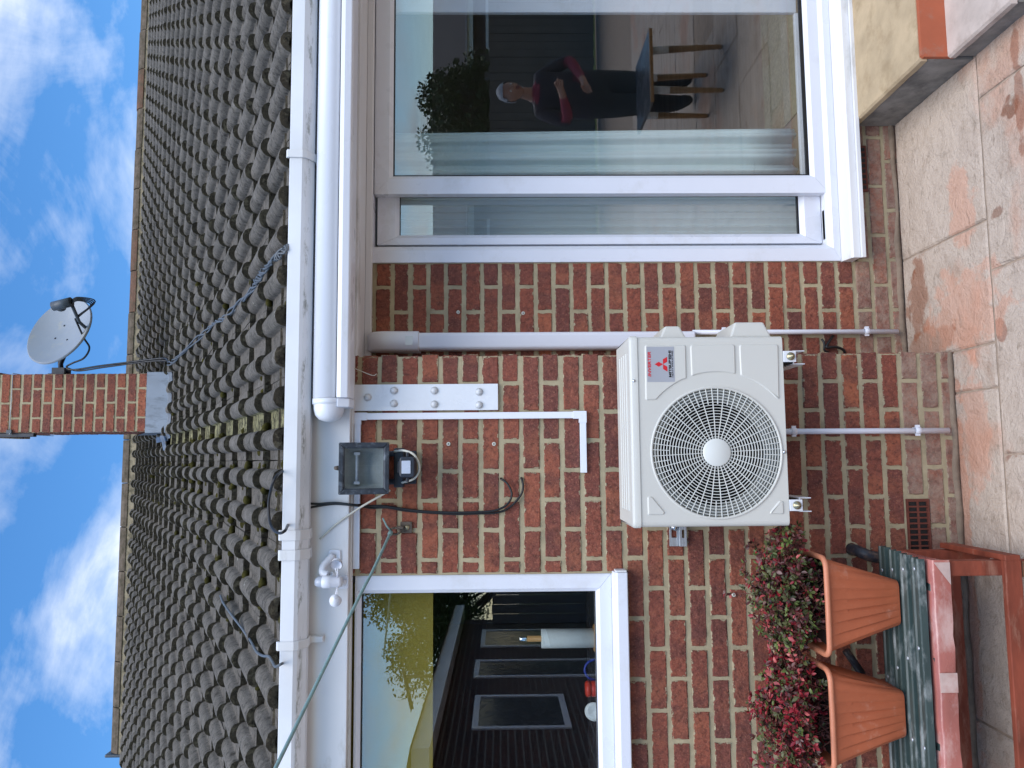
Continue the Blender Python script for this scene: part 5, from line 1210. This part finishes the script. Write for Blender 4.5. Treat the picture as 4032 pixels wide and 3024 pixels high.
# worktop by the kitchen window with things on it
tag(box('worktop', -1.8, .2, .115, .62, 1.345, 1.378, M['tabletop'], None, .003), 'dark worktop just inside the kitchen window', 'worktop')
pr_ = thing('paper_roll', (-.72, .25, 1.378), 'white kitchen paper roll on a wooden holder inside the window', 'paper roll')
c = (at(2345, 2512, .25).x, .25)
MB().lathe([(.013, .212), (.036, .212), (.038, .208), (.038, .002), (.036, 0)], (c[0], c[1], 1.39), (0, 0, 1), 28).build('paper', M['white'], pr_)
MB().lathe([(0, .0), (.012, 0), (.012, .27), (0, .27)], (c[0], c[1], 1.39), (0, 0, 1), 16).build('wooden_rod', M['oak'], pr_)
MB().lathe([(.0125, 0), (.0125, .028), (.010, .03), (0, .03)], (c[0], c[1], 1.6605), (0, 0, 1), 16).build('rod_cap', M['chrome'], pr_)
MB().lathe([(0, .012), (.05, .012), (.055, .008), (.055, 0)], (c[0], c[1], 1.378), (0, 0, 1), 24).build('holder_base', M['oak'], pr_); adopt(pr_)
rp = thing('red_jar', (-.92, .22, 1.378), 'red plastic jar with ridged lid inside the kitchen window', 'jar'); c = at(2345, 2712, .22)
MB().lathe([(0, 0), (.026, 0), (.03, .006), (.03, .026), (.026, .03), (.031, .032), (.031, .046), (.024, .052), (0, .053)], (c.x, .22, 1.378), (0, 0, 1), 24).build('jar_body', M['redp'], rp); adopt(rp)
cz = at(2345, 2640, .24); o = MB().tube([(cz.x+.04*math.cos(a_*.35), .25, 1.383+.045*math.sin(a_*.35)) for a_ in range(10)], .005, 8).build('blue_handle', M['bluep']); tag(o, 'curved blue plastic handle beside the red jar', 'handle')
cz = at(2345, 2805, .24); o = MB().lathe([(0, 0), (.022, .004), (.036, .010), (.037, .013), (.022, .008), (0, .005)], (cz.x, .26, 1.379+.012), (0, -1, .25), 32).build('plate', M['plate']); o.data.transform(Matrix.Translation((0, 0, -.0))); tag(o, 'white china plate propped on the worktop inside the window', 'plate')
dr = thing('interior_door', (-1.0, 3.5, .25), 'blue grey panelled door at the back of the kitchen', 'door')
box('door_leaf', -1.35, -.55, 3.53, 3.57, .25, 2.2, M['door_in'], dr, .004); box('door_light', -1.05, -.82, 3.525, 3.5295, 1.55, 1.95, M['lens'], dr); adopt(dr)

# ================================================================== THE GARDEN SIDE, seen in the panes
def brickwall_mat():
    m, t, p = base('far_brickwork', .9, .2); v = objco(t); bt_ = t.nodes.new('ShaderNodeTexBrick'); sp = t.nodes.new('ShaderNodeSeparateXYZ'); t.links.new(v, sp.inputs[0]); cbn = t.nodes.new('ShaderNodeCombineXYZ')
    t.links.new(mth('ADD', sp.outputs[0], sp.outputs[1], t), cbn.inputs[0]); t.links.new(sp.outputs[2], cbn.inputs[1]); t.links.new(cbn.outputs[0], bt_.inputs[0])
    bt_.inputs['Scale'].default_value = 1; bt_.inputs['Brick Width'].default_value = PH; bt_.inputs['Row Height'].default_value = PV; bt_.inputs['Mortar Size'].default_value = .007
    bt_.inputs['Color1'].default_value = (*lin((78, 52, 50)), 1); bt_.inputs['Color2'].default_value = (*lin((60, 46, 48)), 1); bt_.inputs['Mortar'].default_value = (*lin((112, 110, 106)), 1)
    t.links.new(bt_.outputs[0], p.inputs['Base Color']); return m
M['farbrick'] = brickwall_mat()
wg = thing('garden_wing', (-4.5, -7.5, 0), 'brick bungalow wing with white fascia, reflected in the kitchen window', 'building')
WXF = -2.95
box('wing_wall', -6, WXF, -11.5, -4.6, -.1, 2.45, M['farbrick'], wg)
for ya, yb, z0, z1, nm in ((-6.9, -5.7, 1.0, 2.1, 'wing_window'), (-8.6, -7.7, .1, 2.15, 'wing_door'), (-10.6, -9.4, 1.0, 2.1, 'wing_window')):
    b = MB()
    b.box(WXF, WXF+.02, ya, ya+.07, z0, z1); b.box(WXF, WXF+.02, yb-.07, yb, z0, z1); b.box(WXF, WXF+.02, ya+.07, yb-.07, z0, z0+.07); b.box(WXF, WXF+.02, ya+.07, yb-.07, z1-.07, z1)
    w_ = b.build(nm, M['upvc'], wg); box('pane', WXF+.002, WXF+.008, ya+.07, yb-.07, z0+.07, z1-.07, M['tabletop'], w_)
box('wing_fascia', WXF, WXF+.25, -11.6, -4.5, 2.45, 2.62, M['upvc_d'], wg)
b = MB(); b.add([(WXF+.3, -11.7, 2.62), (WXF+.3, -4.4, 2.62), (-5.6, -4.4, 3.15), (-5.6, -11.7, 3.15)], [(0, 1, 2, 3)]); b.add([(-8.2, -11.7, 2.62), (-8.2, -4.4, 2.62), (-5.6, -4.4, 3.15), (-5.6, -11.7, 3.15)], [(0, 1, 2, 3)])
b.build('wing_roof', M['slate'], wg); MB().add([(-6, -4.6, 2.45), (WXF, -4.6, 2.45), (-5.6, -4.6, 3.1)], [(0, 1, 2)]).build('gable', M['farbrick'], wg); adopt(wg)
ae = thing('television_aerial', (-4.2, -9, 3.6), 'television aerial on a pole above the wing roof, reflected in the kitchen window', 'aerial')
a0, a1 = at(1590, 2640, 9.1), at(1622, 2790, 9.1); a0.y = a1.y = -9.0
MB().tube([a0, a1], .03, 8).build('boom', M['rust'], ae); MB().tube([a0.lerp(a1, .15), (a0.lerp(a1, .15).x, -9.0, 2.7)], .025, 8).build('mast', M['rust'], ae)
for i in range(12):
    q = a0.lerp(a1, i/11); MB().tube([q+Vector((0, -.12, 0)), q+Vector((0, .12, 0))], .008, 6).build('aerial_rod', M['rust'], ae)
adopt(ae)
fe = thing('garden_fence', (4, -9.5, 0), 'grey garden fence of upright boards, reflected in the patio door', 'fence')
bm_ = MB().box(0, .14, -.012, .012, .05, 1.92).mesh('fence_board', M['fence'])
for i in range(92):
    o = bpy.data.objects.new('fence_board', bm_); COL.objects.link(o); o.parent = fe; o.location = (-2.6+i*.148, -9.5+random.uniform(-.008, .008), random.uniform(-.02, .01))
for i in range(8): box('fence_post', -2.7+i*1.9, -2.6+i*1.9, -9.62, -9.52, -.06, 2.0, M['fence'], fe)
adopt(fe)
nb = thing('neighbour_house', (9, -20, 0), 'distant neighbouring house with a dark gabled roof, reflected in the patio door', 'house')
box('house_wall', 3.5, 15, -24, -17, -.1, 2.6, M['farbrick'], nb); box('house_fascia', 3.3, 15.2, -16.9, -16.7, 2.45, 2.65, M['upvc_d'], nb)
MB().add([(3.2, -16.6, 2.6), (15.3, -16.6, 2.6), (15.3, -20.5, 3.9), (3.2, -20.5, 3.9)], [(0, 1, 2, 3)]).build('house_roof', M['slate'], nb)
for i in range(3):
    w_ = box('house_window', 5+3.2*i, 6.6+3.2*i, -16.99, -16.95, 1, 2.1, M['upvc'], nb); box('pane', 5.08+3.2*i, 6.52+3.2*i, -16.945, -16.935, 1.08, 2.02, M['tabletop'], w_)
adopt(nb)
def tree(cx, cy, h, rad, seed, label, nleaf=15000):
    t_ = thing('garden_tree', (cx, cy, 0), label, 'tree', 'trees across the garden'); rs = random.Random(seed); tr = MB(); lf = MB()
    tr.tube([(cx, cy, -.1), (cx+.05, cy, h*.3), (cx-.05, cy+.1, h*.62)], [.2, .15, .08], 10)
    cl_ = []
    for i in range(44):
        a = rs.uniform(0, 6.283); el = rs.uniform(-.5, 1.3); r_ = rad*rs.uniform(.45, 1); c = Vector((cx+r_*math.cos(a)*math.cos(el), cy+r_*math.sin(a)*math.cos(el), h*.62+r_*math.sin(el)*.85)); cl_.append((c, rad*rs.uniform(.22, .4)))
        tr.tube([(cx, cy, h*rs.uniform(.25, .6)), tuple(c)], [.05, .012], 5, 0, False)
    for i in range(nleaf):
        c, r_ = rs.choice(cl_); d = Vector((rs.gauss(0, 1), rs.gauss(0, 1), rs.gauss(0, 1))).normalized(); p = c+d*r_*rs.random()**.5; s_ = rs.uniform(.03, .07)
        u = Vector((rs.gauss(0, 1), rs.gauss(0, 1), rs.gauss(0, 1))).normalized(); w = u.orthogonal().normalized()
        lf.add([p-u*s_, p+w*s_*.5, p+u*s_, p-w*s_*.5], [(0, 1, 2, 3)], rs.choice((0, 0, 1)))
    tr.build('trunk', M['bark'], t_); lf.build('crown', [leafm('tree_leaf', (46, 62, 32), (66, 84, 40)), leafm('tree_leaf_light', (70, 88, 40), (92, 108, 54))], t_); adopt(t_)
tree(7.6, -13.3, 3.6, 1.35, 5, 'round leafy tree behind the fence, reflected in the patio door')
tree(-2.6, -15.5, 5.2, 2.3, 9, 'taller leafy tree behind the wing roof, reflected in the kitchen window', 32000)

# ------------------------------------------------------------------ the person reflected in the patio door
pe = thing('person', (3.1, -2.9, 0), 'person with short grey hair in purple and pink standing, reflected in the patio door', 'person')
def mat1(n, c, r=.7): return plain(n, c, r, .15, 14)
SK = mat1('skin', (196, 146, 122), .5); TOP = mat1('purple_top', (34, 22, 42)); PINK = mat1('pink_sleeve', (150, 30, 64)); TRO = mat1('dark_trousers', (12, 13, 20)); SHOE = mat1('shoe', (12, 12, 12)); HAIR = mat1('grey_hair', (170, 172, 178))
BY = -3.0; BX = at(2010, 372, .72-BY).x
J = {'pelvis': (0, 0, .92, .215, .15), 'waist': (0, .0, 1.08, .205, .145), 'chest': (0, .0, 1.28, .20, .14), 'neckb': (0, -.01, 1.43, .075, .07), 'neck': (0, .02, 1.51, .052, .052), 'head': (0, .045, 1.57, .062, .062),
     'shL': (-.17, .0, 1.38, .078, .072), 'elL': (-.29, .07, 1.13, .066, .062), 'wrL': (-.13, .26, 1.20, .033, .030), 'haL': (-.09, .32, 1.23, .036, .022),
     'shR': (.17, .0, 1.38, .078, .072), 'elR': (.30, .06, 1.12, .066, .062), 'wrR': (.02, .24, 1.02, .033, .030), 'haR': (-.05, .28, 1.0, .036, .022),
     'hiL': (-.11, .0, .84, .135, .13), 'knL': (-.10, .02, .48, .105, .10), 'anL': (-.08, -.01, .13, .075, .075), 'toL': (-.10, .13, .04, .045, .035), 'hiR': (.11, .0, .84, .135, .13), 'knR': (.10, .025, .48, .105, .10), 'anR': (.08, -.01, .13, .075, .075), 'toR': (.10, .13, .04, .045, .035)}
ED = [('pelvis', 'waist'), ('waist', 'chest'), ('chest', 'neckb'), ('neckb', 'neck'), ('neck', 'head'), ('chest', 'shL'), ('shL', 'elL'), ('elL', 'wrL'), ('wrL', 'haL'), ('chest', 'shR'), ('shR', 'elR'), ('elR', 'wrR'), ('wrR', 'haR'),
      ('pelvis', 'hiL'), ('hiL', 'knL'), ('knL', 'anL'), ('anL', 'toL'), ('pelvis', 'hiR'), ('hiR', 'knR'), ('knR', 'anR'), ('anR', 'toR')]
names = list(J); fv = []; fr_ = []; fe_ = [(names.index(a), names.index(b_)) for a, b_ in ED]
for n_ in names: x, y, z, r0, r1 = J[n_]; fv.append((BX+x, BY+y, z)); fr_.append((r0, r1))
# fingers: separate bent chains rooted in each palm
for hand, dirf, side, th in (('haL', Vector((.35, .85, .25)), Vector((0, -.25, 1)), Vector((.9, .3, .3))), ('haR', Vector((-.95, .3, -.1)), Vector((0, -.1, 1)), Vector((-.3, .5, .9)))):
    base_ = Vector(fv[names.index(hand)]); d = dirf.normalized(); s_ = side.normalized()
    for q, (o_, L_) in enumerate(((-.030, .062), (-.010, .074), (.010, .07), (.030, .054))):
        i0 = len(fv); p = base_+s_*o_+d*.03; fv += [tuple(p), tuple(p+d*L_*.45), tuple(p+d*L_*.8+Vector((-.01, .012, -.012)))]; fr_ += [(.011, .011), (.009, .009), (.0075, .0075)]; fe_ += [(names.index(hand), i0), (i0, i0+1), (i0+1, i0+2)]
    i0 = len(fv); p = base_+th.normalized()*.035; fv += [tuple(p), tuple(p+th.normalized()*.022+d*.025)]; fr_ += [(.012, .012), (.0095, .0095)]; fe_ += [(names.index(hand), i0), (i0, i0+1)]
me = bpy.data.meshes.new('body'); me.from_pydata(fv, fe_, []); ob = bpy.data.objects.new('body', me); COL.objects.link(ob)
sk = ob.modifiers.new('skin', 'SKIN'); sk.use_smooth_shade = True; 
for i, sv in enumerate(me.skin_vertices[0].data): sv.radius = fr_[i]; sv.use_root = (i == 0)
ob.modifiers.new('sub', 'SUBSURF').levels = 2; ob.modifiers['sub'].render_levels = 2
bpy.context.view_layer.update(); bme = bpy.data.meshes.new_from_object(ob.evaluated_get(bpy.context.evaluated_depsgraph_get())); bpy.data.objects.remove(ob)
bme.materials.clear()
for m_ in (TOP, PINK, TRO, SHOE, SK): bme.materials.append(m_)
wl, wr = Vector((BX-.13, BY+.26, 1.20)), Vector((BX+.02, BY+.24, 1.02)); el_, er_ = Vector((BX-.29, BY+.07, 1.13)), Vector((BX+.30, BY+.06, 1.12))
for pl in bme.polygons:
    c = pl.center; pl.use_smooth = True; z = c.z; mi = 0
    if z < .07: mi = 3
    elif z < .94 and abs(c.x-BX) < .24 and c.y < BY+.16: mi = 2
    elif z > 1.455 and abs(c.x-BX) < .1: mi = 4
    else:
        for w_, e_ in ((wl, el_), (wr, er_)):
            ax_ = (w_-e_); t_ = (c-e_).dot(ax_)/ax_.length_squared; dd = (c-(e_+ax_*t_)).length
            if t_ > .93 and (c-w_).length < .2 and c.y > BY+.15: mi = 4
            elif t_ > .1 and dd < .07 and c.y > BY+.06: mi = 1
        if mi == 0 and z > 1.38 and abs(c.x-BX) < .09 and c.y > BY+.02: mi = 1
    pl.material_index = mi
body = link('body', bme, pe)
# head with brow, nose, chin, ears
hc_ = Vector((BX, BY+.05, 1.645)); bm = bmesh.new(); bmesh.ops.create_uvsphere(bm, u_segments=40, v_segments=28, radius=1)
for v in bm.verts:
    x, y, z = v.co; jaw = 1-.28*max(0, -z)**1.4; X, Y, Z = x*.076*jaw, y*.098*(1-.08*max(0, -z)), z*.117
    if y > .3:
        Y += .022*math.exp(-((x/.17)**2+((z+.15)/.22)**2)) + .006*math.exp(-((x/.3)**2+((z+.52)/.1)**2)) + .008*math.exp(-((x/.35)**2+((z+.85)/.16)**2)) - .010*math.exp(-(((abs(x)-.38)/.17)**2+((z-.05)/.12)**2)) + .005*math.exp(-((x/.6)**2+((z-.22)/.08)**2))
    if abs(x) > .9: X += math.copysign(.012*math.exp(-((y/.22)**2+((z+.02)/.24)**2)), x)
    v.co = hc_+Vector((X, Y, Z))
hm = bpy.data.meshes.new('head'); bm.to_mesh(hm); bm.free(); hm.materials.append(SK)
for pl in hm.polygons: pl.use_smooth = True
link('head', hm, pe)
bm = bmesh.new(); bmesh.ops.create_uvsphere(bm, u_segments=40, v_segments=28, radius=1)
bmesh.ops.delete(bm, geom=[v for v in bm.verts if (v.co.y > .35 and v.co.z < .52) or v.co.z < -.45 or (abs(v.co.x) > .8 and v.co.y > -.05 and v.co.z < .15)], context='VERTS')
for v in bm.verts: x, y, z = v.co; k_ = 1.07+.03*noise.noise((x*4, y*4, z*4)); v.co = hc_+Vector((x*.081, y*.104, z*.122))*k_+Vector((0, -.004, .004))
hm = bpy.data.meshes.new('hair'); bm.to_mesh(hm); bm.free(); hm.materials.append(HAIR)
for pl in hm.polygons: pl.use_smooth = True
link('hair', hm, pe)
for s_ in (-1, 1): MB().lathe([(0, .010), (.006, .008), (.010, .002), (.010, -.004)], hc_+Vector((s_*.029, .083, .004)), (0, 1, 0), 12).build('eye', [M['plate']], pe)
MB().lathe([(0, .004), (.014, .002), (.02, -.004)], hc_+Vector((0, .098, -.060)), (0, 1, 0), 14).build('mouth', mat1('lips', (150, 80, 76)), pe)
adopt(pe)
